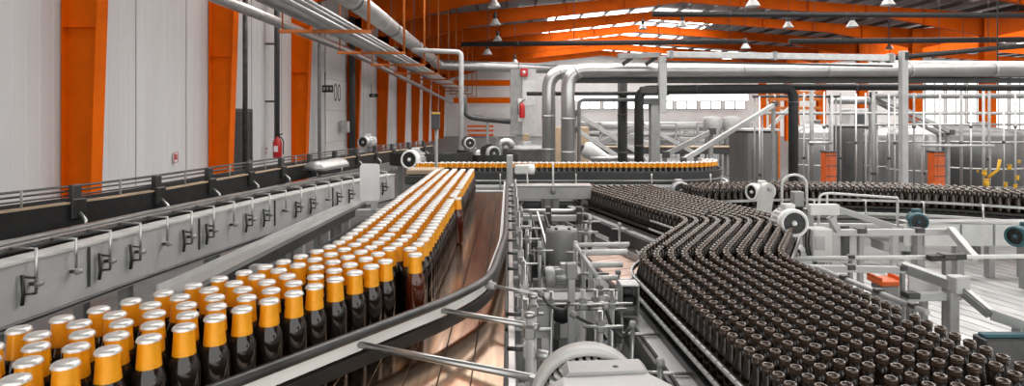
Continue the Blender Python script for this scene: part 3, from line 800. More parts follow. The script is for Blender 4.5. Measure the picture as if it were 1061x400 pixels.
# side posts with clamps along the bay
random.seed(5)
spec = [(538, 226, 4.4, 90), (546, 238, 4.0, 80), (559, 250, 3.9, 60), (541, 262, 3.4, 90), (607, 232, 4.6, 70), (597, 252, 4.0, 70), (603, 262, 3.7, 60), (614, 272, 3.4, 60), (621, 288, 3.1, 60), (571, 302, 3.0, 50), (628, 306, 2.75, 60), (634, 300, 2.7, 40), (540, 214, 5.0, 0), (549, 228, 4.5, 0), (568, 236, 4.8, 0), (579, 240, 4.9, 0), (590, 244, 4.4, 0), (611, 222, 5.1, 0), (544, 285, 2.6, 0), (539, 308, 2.3, 0), (543, 322, 2.05, 0), (617, 300, 2.9, 0), (604, 300, 2.55, 0), (622, 322, 2.4, 0)]
for k, (px, py, Y, _) in enumerate(spec):
    p = at(px, py, Y); t = thing('clamp_post', 'thin steel clamp post with a cross rod in the machine bay', 'post', (p.x, Y, 0), 'clamp posts in the machine bay')
    o = MB().tube([(p.x, Y, .47 if .09 < p.x < .58 else 0), (p.x, Y, p.z)], .011, 10).build('post', 'steel' if k % 2 else 'light_grey', t)
    MB().box((p.x, Y, p.z - .06), (.036, .036, .05), .006).build('clamp', 'frame_grey', t)
    MB().tube([(p.x - .07, Y - .012, p.z - .06), (p.x + .09, Y - .012, p.z - .06)], .007, 8).build('cross_rod', 'steel', t)
    MB().box((p.x + .03, Y, p.z - .2), (.03, .03, .08), .005).build('clamp', 'dark_steel', t)
# walkway frame with wet deck
t = thing('wet_deck', 'wet pinkish slatted deck plates framed by white tubes beside the zigzag bottles', 'deck', (.6, 3.6, 0))
dz = 1.0
d0 = [on(603, 262, dz), on(657, 258, dz), on(672, 292, dz), on(638, 298, dz)]
q0, q1, q2, q3 = d0
n = 6
for k in range(n):
    a = q0.lerp(q3, (k + .03) / n); b = q1.lerp(q2, (k + .03) / n); c = q1.lerp(q2, (k + .95) / n); e = q0.lerp(q3, (k + .95) / n)
    MB().prism([a, b, c, e], (0, 0, .02)).build('deck_plate', 'deck_wet_reflect', t)
MB().prism([p - V((0, 0, .03)) for p in d0], (0, 0, .025)).build('deck_frame', 'frame_grey', t)
for p in d0: MB().box((p.x, p.y, .485), (.05, .05, .97), .004).build('leg', 'frame_grey', t)
t = thing('tube_frame', 'white tubular guard frame standing over the wet pinkish deck', 'guard rail', (.6, 3.4, 0))
for (x0, y0, x1, y1, Y, r) in ((594, 254, 652, 253, 3.75, .014), (602, 262, 650, 261, 3.55, .018), (607, 275, 645, 274, 3.4, .017), (616, 288, 640, 287, 3.2, .012)):
    MB().tube([at(x0, y0, Y), at(x1, y1, Y)], r, 10).build('tube', 'white_paint', t)
for (px, py, Y) in ((596, 249, 3.75), (604, 258, 3.55), (611, 271, 3.4), (619, 284, 3.2)):
    p = at(px, py, Y); MB().tube([(p.x, Y - .03, 0), (p.x, Y - .03, p.z)], .013, 10).build('upright', 'light_grey', t)
MB().tube([at(596, 253, 3.72), at(619, 287, 3.17)], .012, 8).build('slant_tube', 'light_grey', t)
# pale sensor box at the corner of the swarm
t = thing('junction_box', 'open pale junction box with black insides at the corner of the zigzag swarm', 'box', (.62, 3.0, 0))
c = at(651, 309, 2.95)
MB().box(c + V((0, .05, 0)), (.085, .02, .15), .004).build('back_plate', 'light_grey', t)
for sx in (-1, 1): MB().box(c + V((sx * .04, 0, 0)), (.008, .1, .15), .002).build('side_plate', 'steel', t)
MB().box(c + V((0, 0, .075)), (.088, .1, .008), .002).build('lid', 'white_paint', t); MB().box(c + V((0, 0, -.075)), (.088, .1, .008), .002).build('base_plate', 'steel', t)
MB().box(c + V((.003, .01, -.012)), (.055, .06, .05), .006).build('relay', 'black', t); MB().box(c + V((-.005, .01, .038)), (.05, .05, .035), .006).build('relay', 'charcoal', t)
MB().box((c.x, c.y + .07, (c.z - .05) / 2), (.035, .035, c.z - .05), .003).build('post', 'frame_grey', t)
MB().tube(smooth([c + V((-.03, 0, -.08)), c + V((-.03, -.02, -.2)), c + V((-.06, -.05, -.3)), c + V((-.05, -.1, -.45))], .08, 5), .006, 6).build('cable', 'white_paint', t)
# clamp uprights at the end of the support rods
for px, py, Y, h, lab in ((549, 333, 1.42, .30, 'front upright clamp post gripping the long support rods of the curved rail'), (553, 312, 1.70, .28, 'rear upright clamp post with a round knob by the curved rail')):
    p = at(px, py, Y); t = thing('rod_post', lab, 'post', (p.x, Y, 0))
    MB().tube([(p.x, Y + .03, 0), (p.x, Y + .03, p.z)], .0095, 12).build('post', 'light_grey', t)
    MB().box((p.x, Y + .03, p.z - .035), (.032, .03, .035), .006).build('clamp', 'steel', t)
    MB().lathe([(.0001, 0), (.013, 0), (.013, .012), (.0001, .014)], (p.x, Y + .03, p.z), (0, 0, 1), 12).build('knob', 'steel', t)
    MB().lathe([(.0001, 0), (.016, 0), (.014, .03), (.0001, .032)], (p.x + .012, Y + .02, p.z - .16), (1, -.3, 0), 12).build('side_knob', 'brushed', t)
# big motor gearbox close to the camera
t = thing('gear_motor', 'big white gear motor with a half-ring fan guard between the two bottle conveyors', 'motor', (.155, 1.05, 0))
Y = 1.06
c = at(609, 415.5, Y); R_ = .100
mb = MB(); vs = []; na = 28
ring = [(R_ - .013, -.018), (R_ - .002, -.018), (R_, -.014), (R_, .016), (R_ - .004, .020), (R_ - .013, .020), (R_ - .016, .012), (R_ - .016, -.012)]
for i in range(na + 1):
    a = math.pi * (-.12 + 1.24 * i / na)
    for rr, yy in ring: vs.append((c.x + rr * math.cos(a), c.y + yy, c.z + rr * math.sin(a)))
k = len(ring); mb.add(vs, [(i * k + j, i * k + (j + 1) % k, (i + 1) * k + (j + 1) % k, (i + 1) * k + j) for i in range(na) for j in range(k)] + [tuple(range(k)), tuple(na * k + j for j in range(k))], True)
mb.build('fan_guard', 'white_paint', t)
MB().lathe([(.0001, .012), (R_ - .014, .012), (R_ - .014, .03), (.0001, .03)], c, (0, 1, 0), 28).build('fan_backing', 'black', t)
fb = MB()
for i in range(15):
    a = math.pi * (.12 + .76 * i / 14); u = V((math.cos(a), 0, math.sin(a)))
    fb.bar(c + u * .045 + V((0, -.004, 0)), c + u * (R_ - .021) + V((0, -.004, 0)), .0065, .020, (0, 1, 0))
fb.build('fan_blades', 'white_plastic', t)
g0 = at(634, 378, 1.0)
poly = [at(560, 430, .97), at(564, 402, .97), at(583, 391, .97), at(672, 387, .97), at(696, 399, .97), at(700, 430, .97)]
MB().prism(poly, (0, -.10, 0)).build('gear_housing', 'white_paint', t)
poly2 = [at(584, 392, .972), at(590, 386, .972), at(668, 383.5, .972), at(674, 390, .972)]
MB().prism(poly2, (0, .045, 0)).build('housing_step', 'light_grey', t)
MB().lathe([(.0001, 0), (.006, 0), (.006, .006), (.0001, .008)], at(638, 383.5, .99), (0, 0, 1), 8).build('plug', 'dark_steel', t)
MB().box((.155, 1.0, .8), (.10, .10, 1.6), .01).build('pedestal', 'frame_grey', t)
# small drive with a cable, standing on the cross conveyor
t = thing('drive_unit', 'white drive unit with a cable standing upright in front of the bottle strip', 'motor', at(535, 180, 6.6))
p = at(531, 180, 6.6)
MB().box((p.x - .03, 6.6, p.z + .03), (.07, .07, .36), .008).build('column', 'light_grey', t)
MB().box((p.x + .10, 6.6, p.z + .05), (.16, .12, .10), .012).build('housing', 'white_paint', t)
MB().lathe([(.0001, -.02), (.055, -.02), (.06, .06), (.0001, .07)], (p.x + .18, 6.6, p.z + .05), (1, 0, 0), 18).build('motor_end', 'white_plastic', t)
MB().tube(smooth([V((p.x + .16, 6.55, p.z)), V((p.x + .17, 6.5, p.z - .2)), V((p.x + .08, 6.5, p.z - .35))], .1, 5), .008, 6).build('cable', 'white_paint', t)
MB().box((p.x - .03, 6.6, (p.z - .15) / 2), (.06, .06, p.z - .15), .005).build('leg', 'frame_grey', t)

# loose cables drooping through the bay
for k, (ps, m_, lab) in enumerate((([(594, 326), (606, 333), (618, 338), (628, 352)], 'black', 'black cable drooping from the square post toward the zigzag conveyor'), ([(560, 304), (570, 318), (585, 322), (590, 312)], 'dark_steel', 'dark cable looping past the round cover of the numbered plate'), ([(627, 318), (634, 340), (645, 352), (652, 340)], 'black_rubber', 'black hose hanging below the pale junction box'))):
    q = smooth([at(px, py, 2.45) for px, py in ps], .06, 5)
    t = thing('drooping_cable', lab, 'cable', min(q, key=lambda p: p.z))
    MB().tube(q, .007, 8).build('cable_run', m_, t)
    MB().lathe([(.0001, -.012), (.014, -.012), (.014, .012), (.0001, .012)], q[0], q[1] - q[0], 10).build('cable_gland', 'frame_grey', t)
# ================================================================ pale deck and its frames beside the swarm
DZ = .75
dd = V((.25, -.968, 0)).normalized(); dr = V((-dd.y, dd.x, 0))
t = thing('slatted_deck', 'broad pale slatted deck beyond the brown bottles, streaked with dirt', 'deck', (4.5, 5, 0))
def deck_clip(poly, axis, lim, sgn):
    out = []
    for a, b in zip(poly, poly[1:] + poly[:1]):
        fa, fb = (a[axis] - lim) * sgn, (b[axis] - lim) * sgn
        if fa <= 0: out.append(a)
        if fa * fb < 0: out.append(a.lerp(b, fa / (fa - fb)))
    return out
mb = MB(); k = -60
while k < 70:
    o = V((4.5, 4.8, DZ)) + dr * (k * .125)
    pl = [o - dd * 7, o + dd * 7, o + dd * 7 + dr * .112, o - dd * 7 + dr * .112]
    for ax, lim, sg in ((0, 2.25, -1), (0, 8.2, 1), (1, 2.0, -1), (1, 6.15, 1)):
        pl = deck_clip(pl, ax, lim, sg) if pl else pl
    if len(pl) > 2: mb.prism([p - V((0, 0, .02)) for p in pl], (0, 0, .02))
    k += 1
mb.build('deck_slats', 'deck', t)
MB().box((5.22, 4.07, DZ - .06), (5.9, 4.1, .06), .004).build('deck_bed', 'charcoal', t)
for x in (2.3, 4.4, 6.4, 7.9):
    for y in (2.3, 4.1, 5.9): MB().box((x, y, .33), (.1, .1, .66), .006).build('leg', 'frame_grey', t)
def span(name, label, a, b, w, h, m_, legs=(), cat='beam', round_=False, legm='frame_grey', base=DZ):
    t = thing(name, label, cat, ((a.x + b.x) / 2, (a.y + b.y) / 2, base))
    if round_: MB().tube([a, b], w / 2, 10).build('tube', m_, t)
    else:
        MB().bar(a, b, w, h).build('beam', m_, t)
    for f in legs:
        p = a.lerp(b, f)
        MB().box((p.x, p.y + .0, (p.z - h * .4 + base) / 2), (min(.06, w * .8),) * 2 + (p.z - h * .4 - base,), .004).build('leg', legm, t)
        MB().box((p.x, p.y, p.z + h * .3), (w * 1.5, w * 1.5, h * .8), .004).build('clamp', 'dark_steel', t)
    return t
span('deck_channel', 'pale horizontal channel beam from the big fan motor to the slanted chute', at(858, 241, 4.9), at(991, 240, 4.9), .05, .05, 'light_grey', (.25, .7))
t = span('slant_chute', 'short slanted steel chute dropping from the end of the pale channel beam', at(984, 237, 4.85), at(1011, 269, 4.6), .055, .05, 'brushed', ())
MB().box((at(997, 253, 4.75).x, 4.78, (at(997, 253, 4.75).z + DZ) / 2 - .06), (.05, .05, at(997, 253, 4.75).z - DZ - .12), .004).build('leg', 'frame_grey', t)
span('deck_rail', 'long thin white tube rail crossing over the slatted deck', at(806, 268, 3.9), at(1075, 265.5, 3.9), .028, .03, 'white_paint', (.28, .69), 'rail', True)
t = span('dark_tray', 'black sagging strip hanging on the long thin white tube rail', at(962, 267.3, 3.84), at(999, 265.4, 3.84), .05, .035, 'black_rubber', (.5,))
span('low_rail', 'lower grey tube rail parallel under the long white tube rail', at(838, 278, 3.75), at(938, 279.5, 3.75), .032, .04, 'light_grey', (.43, .97), 'rail')
t = thing('bent_channel', 'cranked grey steel channel stepping down over the slatted deck', 'channel', (3, 4, DZ))
bc = [at(939, 279, 3.75), at(993, 298, 3.55), at(1027, 326, 3.4), at(1066, 339, 3.3)]
for a, b in zip(bc, bc[1:]):
    MB().bar(a, b, .04, .055).build('channel', 'brushed', t)
    MB().bar(a + V((0, .03, .033)), b + V((0, .02, .03)), .07, .008).build('flange', 'light_grey', t)
for q in (bc[1], bc[3]):
    MB().box((q.x - .02, q.y + .03, (q.z + DZ) / 2), (.06, .06, q.z - DZ - .02), .004).build('leg', 'brushed', t)
MB().box((bc[1].x, bc[1].y, bc[1].z + .02), (.09, .08, .1), .006).build('joint', 'light_grey', t)
t = thing('gusset_plate', 'flat grey plate slung under the cranked steel channel', 'plate', (3, 4, DZ))
MB().prism([at(942, 285, 3.9), at(985, 299, 3.9), at(985, 304, 3.9), at(942, 303, 3.9)], (0, .015, 0)).build('plate', 'trough_grey', t)
MB().box((at(960, 300, 3.9).x, 3.93, (at(960, 300, 3.9).z + DZ) / 2), (.04, .04, at(960, 300, 3.9).z - DZ), .003).build('leg', 'frame_grey', t)
span('cross_strut', 'horizontal grey strut running to the square post under the cranked channel', at(938, 308, 3.6), at(994, 306, 3.6), .05, .045, 'light_grey', (.1,))
t = span('edge_rail', 'low sloping tube rail along the far edge of the brown bottles', at(846, 277, 3.5), at(961, 324, 2.75), .028, .03, 'light_grey', (.3, .62, .9), 'rail', True)
t = thing('orange_tray', 'small bright orange tray lying on the slatted deck among grey struts', 'tray', on(917, 292, DZ + .16))
c = at(917, 291, 4.0)
MB().box(c, (.155, .16, .03), .006).build('tray', 'orange_box', t); 
for sx in (-1, 1): MB().box(c + V((sx * .07, 0, .025)), (.012, .16, .03), .003).build('tray_wall', 'orange_box', t)
MB().box((c.x, c.y, (c.z - .02 + DZ) / 2), (.12, .12, c.z - .02 - DZ), .006).build('stand', 'frame_grey', t)
t = thing('teal_edge', 'thin teal green edging strip by the end of the cranked channel', 'strip', on(1040, 347, DZ + .12))
MB().box(at(1043, 347, 3.25) , (.28, .05, .02), .004).build('strip', 'teal', t)
MB().box(at(1043, 347, 3.25) - V((0, 0, .07)), (.30, .10, .12), .006).build('base', 'dark_steel', t)
q = at(1043, 347, 3.25); MB().box((q.x, q.y, (q.z - .13 + DZ) / 2), (.2, .08, max(.02, q.z - .13 - DZ)), .004).build('leg', 'charcoal', t)
# big white trough with teal motors
t = thing('white_trough', 'long white side trough on short legs under the curving feed conveyor', 'trough', (4.6, 5.6, DZ))
a, b = at(938, 243, 5.35), at(1075, 243, 5.35)
MB().box((a + b) / 2, ((b - a).x, .06, .20), .008).build('side_panel', 'white_paint', t)
MB().box((a + b) / 2 + V((0, .03, .11)), ((b - a).x, .14, .02), .004).build('top_ledge', 'steel', t)
for f in (.12, .4, .65, .9):
    p = a.lerp(b, f); MB().box((p.x, 5.37, (p.z - .1 + DZ) / 2), (.06, .06, p.z - .1 - DZ), .004).build('leg', 'frame_grey', t)
    MB().box((p.x, 5.315, p.z), (.012, .01, .19), .001).build('panel_joint', 'frame_grey', t)
motor(at(952, 230, 5.2), .075, (-.5, -1, 0), .22, 'small teal motor above the left end of the white trough'.replace('left ', 'square post '), 'teal', 'teal', base=DZ + .02)
motor(at(1052, 245, 4.9), .085, (-1, -.3, 0), .24, 'teal motor mounted at the outer end of the white trough', 'teal', 'teal', base=DZ + .02)
t = thing('white_crate', 'low white flat crate standing on the slatted deck under the channel beam', 'crate', on(925, 258, DZ))
c = on(925, 258, DZ) ; c.z = DZ
for dz_, s in ((.045, (.34, .24, .09)), (.095, (.37, .27, .012))): MB().box(c + V((0, 0, dz_)), s, .006).build('crate_body' if dz_ < .05 else 'crate_lid', 'white_plastic', t)
# guard hoops and guide rods below the feed conveyor
t = thing('diagonal_link', 'slanted pale link bar behind the channel beam', 'bar', (3, 5.2, DZ))
MB().bar(at(863, 215, 5.4), at(928, 236, 5.2), .035, .05).build('bar', 'light_grey', t)
p = at(863, 215, 5.4); MB().box((p.x, p.y, (p.z + DZ) / 2), (.05, .05, p.z - DZ), .004).build('leg', 'light_grey', t)
p = at(926, 235, 5.2); MB().box((p.x, p.y, (p.z + DZ) / 2), (.05, .05, p.z - DZ), .004).build('leg', 'light_grey', t)
t = thing('hoop_rail', 'white bent hoop guard standing behind the big fan motor', 'guard rail', (2.4, 5.5, DZ))
hp = smooth([at(848, 236, 5.6), at(849, 202, 5.6), at(858, 200, 5.6), at(930, 205, 5.6)], .1, 6)
MB().tube(hp, .011, 8).build('hoop', 'white_paint', t); MB().tube([at(857, 222, 5.6), at(857, 200, 5.6)], .010, 8).build('upright', 'white_paint', t)
for px in (848, 857, 930):
    p = at(px, 236 if px < 900 else 205, 5.6); MB().tube([(p.x, 5.6, p.z), (p.x, 5.6, DZ)], .011, 8).build('upright', 'light_grey', t)
# motors by the zigzag
motor(at(823, 231.5, 4.15), .096, (-.12, -1, .05), .24, 'big white fan motor facing the camera at the bend of the zigzag bottles', 'white_paint', 'white_plastic', base=.02)
motor(at(706, 197.5, 6.78), .098, (-.05, -1, .1), .24, 'white fan motor behind the far end of the zigzag swarm', 'light_grey', 'light_grey', base=.02)
motor(at(779, 199, 6.0), .085, (-1, -.4, 0), .24, 'white motor lying sideways next to the upright belt guard', 'white_paint', 'white_plastic', base=.02)
t = thing('belt_guard', 'upright white rounded belt guard next to the sideways motor', 'guard', at(794, 215, 5.8))
c0, c1 = at(793, 222, 5.75), at(797, 196, 5.75); hw = .055
ax = (c1 - c0).normalized(); sd = V((ax.z, 0, -ax.x))
poly = [c1 + sd * hw * math.cos(a) + ax * hw * math.sin(a) for a in [math.pi * i / 8 for i in range(9)]] + [c0 - sd * hw * math.cos(a) - ax * hw * math.sin(a) for a in [math.pi * i / 8 for i in range(9)]]
MB().prism(poly, (0, .09, 0)).build('guard', 'white_paint', t)
for q in (c0, c1): MB().lathe([(.0001, 0), (.022, 0), (.022, .012), (.0001, .014)], q, (0, -1, 0), 14).build('hub_cap', 'light_grey', t)
MB().box((c0.x, 5.8, (c0.z - .05) / 2), (.06, .06, c0.z - .05), .004).build('leg', 'frame_grey', t)
# gear stack under the fan motor and cabling hoop
t = thing('drive_cabinet', 'white drive box with dark cables under the big fan motor', 'cabinet', (2.1, 4.3, 0))
c = at(848, 253, 4.35); MB().box((c.x, c.y, c.z), (.14, .12, .24), .008).build('box', 'white_paint', t)
MB().box((c.x - .02, c.y - .062, c.z + .02), (.07, .008, .10), .002).build('box_door', 'light_grey', t)
MB().box((c.x, c.y, (c.z - .12) / 2), (.07, .07, c.z - .12), .004).build('leg', 'frame_grey', t)
for dx in (-.09, -.11):
    MB().tube(smooth([c + V((dx, -.05, .12)), c + V((dx - .02, -.07, 0)), c + V((dx + .03, -.06, -.16)), c + V((-.04, -.05, -.11))], .08, 5), .008, 6).build('cable', 'black', t)
t = thing('gear_bracket', 'pale steel bracket arm reaching out behind the big fan motor', 'bracket', (2.3, 4.5, 0))
a, b = at(838, 217, 4.5), at(868, 217, 4.5); MB().bar(a, b, .06, .08).build('arm', 'white_paint', t)
MB().bar(at(860, 225, 4.5), at(868, 240, 4.5), .05, .04).build('brace', 'light_grey', t)
MB().box((a.x + .02, a.y + .05, a.z / 2), (.06, .06, a.z), .004).build('leg', 'frame_grey', t)
t = thing('cable_hoop', 'white looped hose arching over the zigzag bend behind the motors', 'hose', at(820, 220, 5.5))
hp = [at(823 + 13 * math.cos(a), 192 - 11 * math.sin(a), 5.5) for a in [math.radians(-10 + 20 * i) for i in range(11)]]
MB().tube([at(836, 214, 5.5)] + hp + [at(810, 214, 5.5)], .012, 8).build('hose', 'white_paint', t)
for px in (810, 836):
    p = at(px, 213, 5.5); MB().box((p.x, p.y, p.z / 2), (.05, .05, p.z), .004).build('post', 'light_grey', t)
MB().box(at(826, 206, 5.55), (.10, .08, .14), .008).build('valve_block', 'frame_grey', t)
# ================================================================ pipes, tanks, lamps and clutter of the far hall
def pipe(name, label, pts, r, m_, cat='pipe', group=None, rnd=0, joints=(), flange='brushed', n=14):
    pts = [V(p) for p in pts]
    lo = min(pts, key=lambda p: p.z)
    t = thing(name, label, cat, (lo.x, lo.y, lo.z - r), group)
    q = smooth(pts, rnd, 7) if rnd and len(pts) > 2 else pts
    MB().tube(q, r, n).build('pipe_run', m_, t)
    L = arc(q)
    for f in joints:
        p, d = along(q, L, f * L[-1])
        MB().tube([p - d * .02, p + d * .02], r * 1.05, n).build('seam_band', flange, t)
    return t
J = [.06 + .11 * i for i in range(9)]
# along the side wall
pipe('insulated_duct', 'large silver clad duct hung highest under the roof, beside the orange hanger rods', [(-2.9, 4, 4.37), (-2.9, 23.2, 4.37), (-2.9, 24, 4.25), (1.9, 24, 4.08)], .20, 'pipe_jacket', 'duct', None, .5, J)
pipe('insulated_pipe', 'silver clad pipe lying on the orange hanger arms, outermost toward the wall', [(-3.42, 4, 3.945), (-3.42, 50, 3.945)], .175, 'pipe_jacket', 'pipe', None, 0, J)
for k, (x, z, r) in enumerate(((-3.10, 3.815, .045), (-2.92, 3.81, .04), (-2.78, 3.80, .03))):
    pipe('thin_steel_pipe', ['thickest of the thin bright pipes on the orange hanger arms', 'middle thin bright pipe on the orange hanger arms', 'thinnest bright pipe at the rod end of the orange hanger arms'][k], [(x, 4, z), (x, 50, z)], r, 'steel', 'pipe', None, 0, [.1, .25, .5])
pipe('wall_pipe', 'long bare steel pipe running in front of the orange wall columns', [(-5.6, 4, 4.47), (-5.6, 22, 4.47), (-5.6, 36, 4.10), (-5.6, 60, 3.45)], .12, 'steel', 'pipe', None, 3, J)
for k, y in enumerate([10.9, 14.6, 18.1, 21.7, 25.3, 29, 33, 37, 42, 47]):
    t = thing('pipe_hanger', 'orange L-shaped hanger of a roof rod and a carrying arm under the silver pipes', 'hanger', (-3.3, y, 3.72), 'orange pipe hangers under the roof')
    MB().box((-3.35, y, 3.735), (1.66, .05, .06), .005).build('hanger_arm', 'orange_hanger', t)
    MB().tube([(-2.55, y, 3.72), (-2.55, y, roof_z(-2.5) + .1)], .028, 8).build('hanger_rod', 'orange_hanger', t)
    MB().tube([(-4.12, y, 3.72), (-4.12, y, roof_z(-4.1) + .1)], .016, 8).build('hanger_rod', 'orange_hanger', t)
    MB().tube([(-2.9, y + .2, 4.59), (-2.9, y + .2, roof_z(-2.9) + .1)], .012, 6).build('strap_rod', 'dark_steel', t)
    MB().lathe([(.206, -.02), (.216, -.02), (.216, .02), (.206, .02)], (-2.9, y + .2, 4.37), (0, 1, 0), 18, True, False).build('strap_ring', 'dark_steel', t) if y < 23 else None
# wall fittings
t = thing('hydrant_sign', 'small red and white hydrant pictogram sign fixed on the plain grey wall panel', 'sign', at(180, 163, 12.1))
c = V((WX + .035, 12.15, CZ - 43 * 12.15 / F))
MB().box(c, (.02, .14, .21), .003).build('board', 'sign_white', t)
fr = MB()
for dy, dz, sy, sz in ((0, .10, .14, .014), (0, -.10, .14, .014), (.065, 0, .014, .2), (-.065, 0, .014, .2)): fr.box(c + V((.012, dy, dz)), (.006, sy, sz), .001)
fr.build('border', 'red', t)
MB().box(c + V((.013, -.02, .01)), (.006, .05, .12), .002).bar(c + V((.013, -.03, .03)), c + V((.013, .04, -.05)), .006, .02, (1, 0, 0)).bar(c + V((.013, .0, .06)), c + V((.013, .045, .02)), .006, .016, (1, 0, 0)).build('pictogram', 'red', t)
t = thing('wall_label', 'tiny red mark fixed to the wall panel just before the extinguisher pipe', 'sign', (WX, 17, 1))
yy = -WX * F / (VX - 275) ; c = V((WX + .03, yy, CZ - 36 * yy / F))
MB().box(c, (.015, .12, .24), .003).build('board', 'wall_panel', t); MB().box(c + V((.01, 0, .05)), (.006, .06, .07), .002).build('mark', 'red', t); MB().box(c + V((.01, 0, -.06)), (.006, .05, .05), .002).build('mark', 'red', t)
yy = 6.45 * F / (VX - 287); 
t = thing('standpipe', 'dark vertical standpipe on the wall reaching down to the red extinguisher', 'pipe', (-6.45, yy, 1))
MB().tube([(-6.45, yy, CZ - 30 * yy / F), (-6.45, yy, 7.0)], .075, 10).build('pipe', 'charcoal', t)
for z in (2.6, 4.2, 5.8): MB().box((-6.6, yy, z), (.34, .08, .05), .004).build('wall_bracket', 'dark_steel', t)
t = thing('fire_extinguisher', 'red fire extinguisher hanging under the dark standpipe by the wall', 'extinguisher', (-6.4, yy - .1, .8))
c = V((-6.38, yy - .15, CZ - 43 * yy / F)); 
MB().lathe([(.0001, 0), (.11, 0), (.12, .02), (.12, .42), (.09, .50), (.035, .54), (.035, .58), (.0001, .58)], c, (0, 0, 1), 18).build('cylinder', 'red', t)
MB().bar(c + V((0, 0, .6)), c + V((.14, 0, .66)), .03, .03).build('handle', 'black', t)
MB().tube(smooth([c + V((.03, 0, .6)), c + V((.17, 0, .5)), c + V((.16, 0, .1))], .1, 5), .016, 6).build('hose', 'black', t)
MB().box(c + V((0, -.115, .25)), (.11, .012, .16), .002).build('label_plate', 'sign_white', t)
t = thing('wall_door', 'narrow dark service door in the recess beside an orange wall column', 'door', (WX, 15, 0))
y0 = -WX * F / (VX - 258) - .55
MB().box((WX + .05, y0, 1.15), (.06, .95, 2.3), .006).build('door_leaf', 'charcoal', t)
MB().box((WX + .05, y0, 2.34), (.09, 1.1, .08), .004).build('door_frame', 'dark_steel', t)
for s in (-1, 1): MB().box((WX + .05, y0 + s * .52, 1.17), (.09, .08, 2.34), .004).build('door_frame', 'dark_steel', t)
MB().box((WX + .10, y0 + .35, 1.05), (.04, .12, .03), .004).build('door_handle', 'steel', t)
yy = 6.5 * F / (VX - 372)
pipe('drain_stack', 'dark vertical drain pipe standing by the orange column past the numbered panel', [(-6.5, 24.85, 0), (-6.5, 24.85, 6.3)], .13, 'charcoal')
for px, lab in ((254, 'thin dark conduit beside the orange column next to the service door'), (331, 'grey vertical conduit by the orange column ahead of the numbered panel')):
    yy = 6.55 * F / (VX - px); pipe('wall_conduit', lab, [(-6.55, yy, 0), (-6.55, yy, 7.1)], .06, 'dark_steel' if px < 300 else 'frame_grey')
yp = -WX * F / (VX - 348)
t = thing('number_panel', 'white wall panel carrying big black zeros', 'panel', (WX, yp, 0))
MB().box((WX + .04, yp, 2.9), (.03, 2.9, 5.8), .004).build('panel', 'far_wall', t)
words3d('00', t, (WX + .06, yp, CZ + 23 * yp / F), 1.0, (math.pi / 2, 0, math.pi / 2), 'black')
for z in (1.2, 2.4, 3.6): MB().box((WX + .058, yp, z), (.008, 2.8, .012), 0).build('panel_seam', 'frame_grey', t)
def board(label, px, py, w, h, txt):
    Y = 6.6 * F / (VX - px); t = thing('black_sign', label, 'sign', at(px, py, Y))
    c = V((-6.6, Y, CZ - (py - VY) * Y / F))
    MB().box(c, (w, .04, h), .004).build('board', 'black', t)
    words3d(txt, t, c + V((0, -.024, 0)), h * .62, (math.pi / 2, 0, 0), 'sign_white')
    MB().bar(c + V((-.1, .02, h * .4)), c + V((-.1, .02, h * .4 + .5)), .03, .03, (0, 1, 0)).build('hanger', 'dark_steel', t)
board('wide black sign with pale characters on the wall above the numbered panel', 339.5, 92, .40, .26, '0 0 0')
board('small black sign with pale characters further along the wall', 387, 99, .46, .17, '000')
t = thing('wall_box', 'small shiny switch box on the edge of the numbered panel', 'box', (-6.6, 25, 1.5))
Y = 6.5 * F / (VX - 363); c = V((-6.5, Y - .8, CZ - 11 * Y / F)); MB().box(c, (.30, .3, .46), .02).build('body', 'steel', t); MB().box(c + V((0, -.155, .02)), (.2, .012, .2), .003).build('door', 'light_grey', t)
# the two bends and the long clad pipes across the hall
PY = 11.0
z1 = CZ + 47 * PY / F
for k, (px, dy, lab) in enumerate(((568.5, .34, 'clad silver pipe with a rounded elbow rising behind its twin, farther from the tanks'), (588.5, 0, 'clad silver pipe with a rounded elbow rising nearer to the tanks'))):
    x = (px - VX) * (PY + dy) / F
    t = pipe('elbow_pipe', lab, [(x, PY + dy, .0), (x, PY + dy, z1 + k * .0), (13.5, PY + dy, z1 + .02)], .128, 'pipe_jacket', 'pipe', None, .34, [.05, .10, .14, .2, .3, .4, .5, .6, .7, .8, .9], 'brushed', 20)
pipe('thin_cross_pipe', 'thin pale pipe high above the clad pipes, beyond the tall square post', [(7.0, 11.3, CZ + 55 * 11.3 / F), (13.5, 11.3, CZ + 53 * 11.3 / F)], .045, 'steel')
x0 = 1.3
t = thing('cable_tray', 'black cable tray running close under the long clad pipes', 'tray', (5, 11.2, 2.8)); 
z = CZ + 35 * 11.3 / F
MB().box(((1.25 + 13.2) / 2, 11.35, z), (12, .18, .02), .003).build('tray_floor', 'black', t)
for s in (-1, 1): MB().box(((1.25 + 13.2) / 2, 11.35 + s * .09, z + .03), (12, .012, .09), .002).build('tray_side', 'black', t)
Y = PY + .3; xa, xb = (662 - VX) * Y / F, (822 - VX) * Y / F; z = CZ + 26.5 * Y / F
pipe('black_pipe', 'thick black lagged pipe bridging from the bracket post and elbowing down before the tanks', [(xa, Y, 0), (xa, Y, z), (xb, Y, z + .03), (xb, Y, 0)], .088, 'black_rubber', 'pipe', None, .2, [.2, .45, .7], 'dark_steel')
Y = PY + .75; pipe('black_pipe', 'long level black pipe continuing past the tall square post under the cable tray', [((812 - VX) * Y / F, Y, CZ + 30 * Y / F), (12.5, Y, CZ + 28.5 * Y / F)], .065, 'black_rubber', 'pipe', None, 0, [.2, .5, .8], 'dark_steel')
for f in (9.6, 12.2): MB().tube([(f, Y, CZ + 29 * Y / F), (f, Y, roof_z(f) + .1)], .012, 6).build('hanging_rod', 'dark_steel', COL.objects['black_pipe.001'])
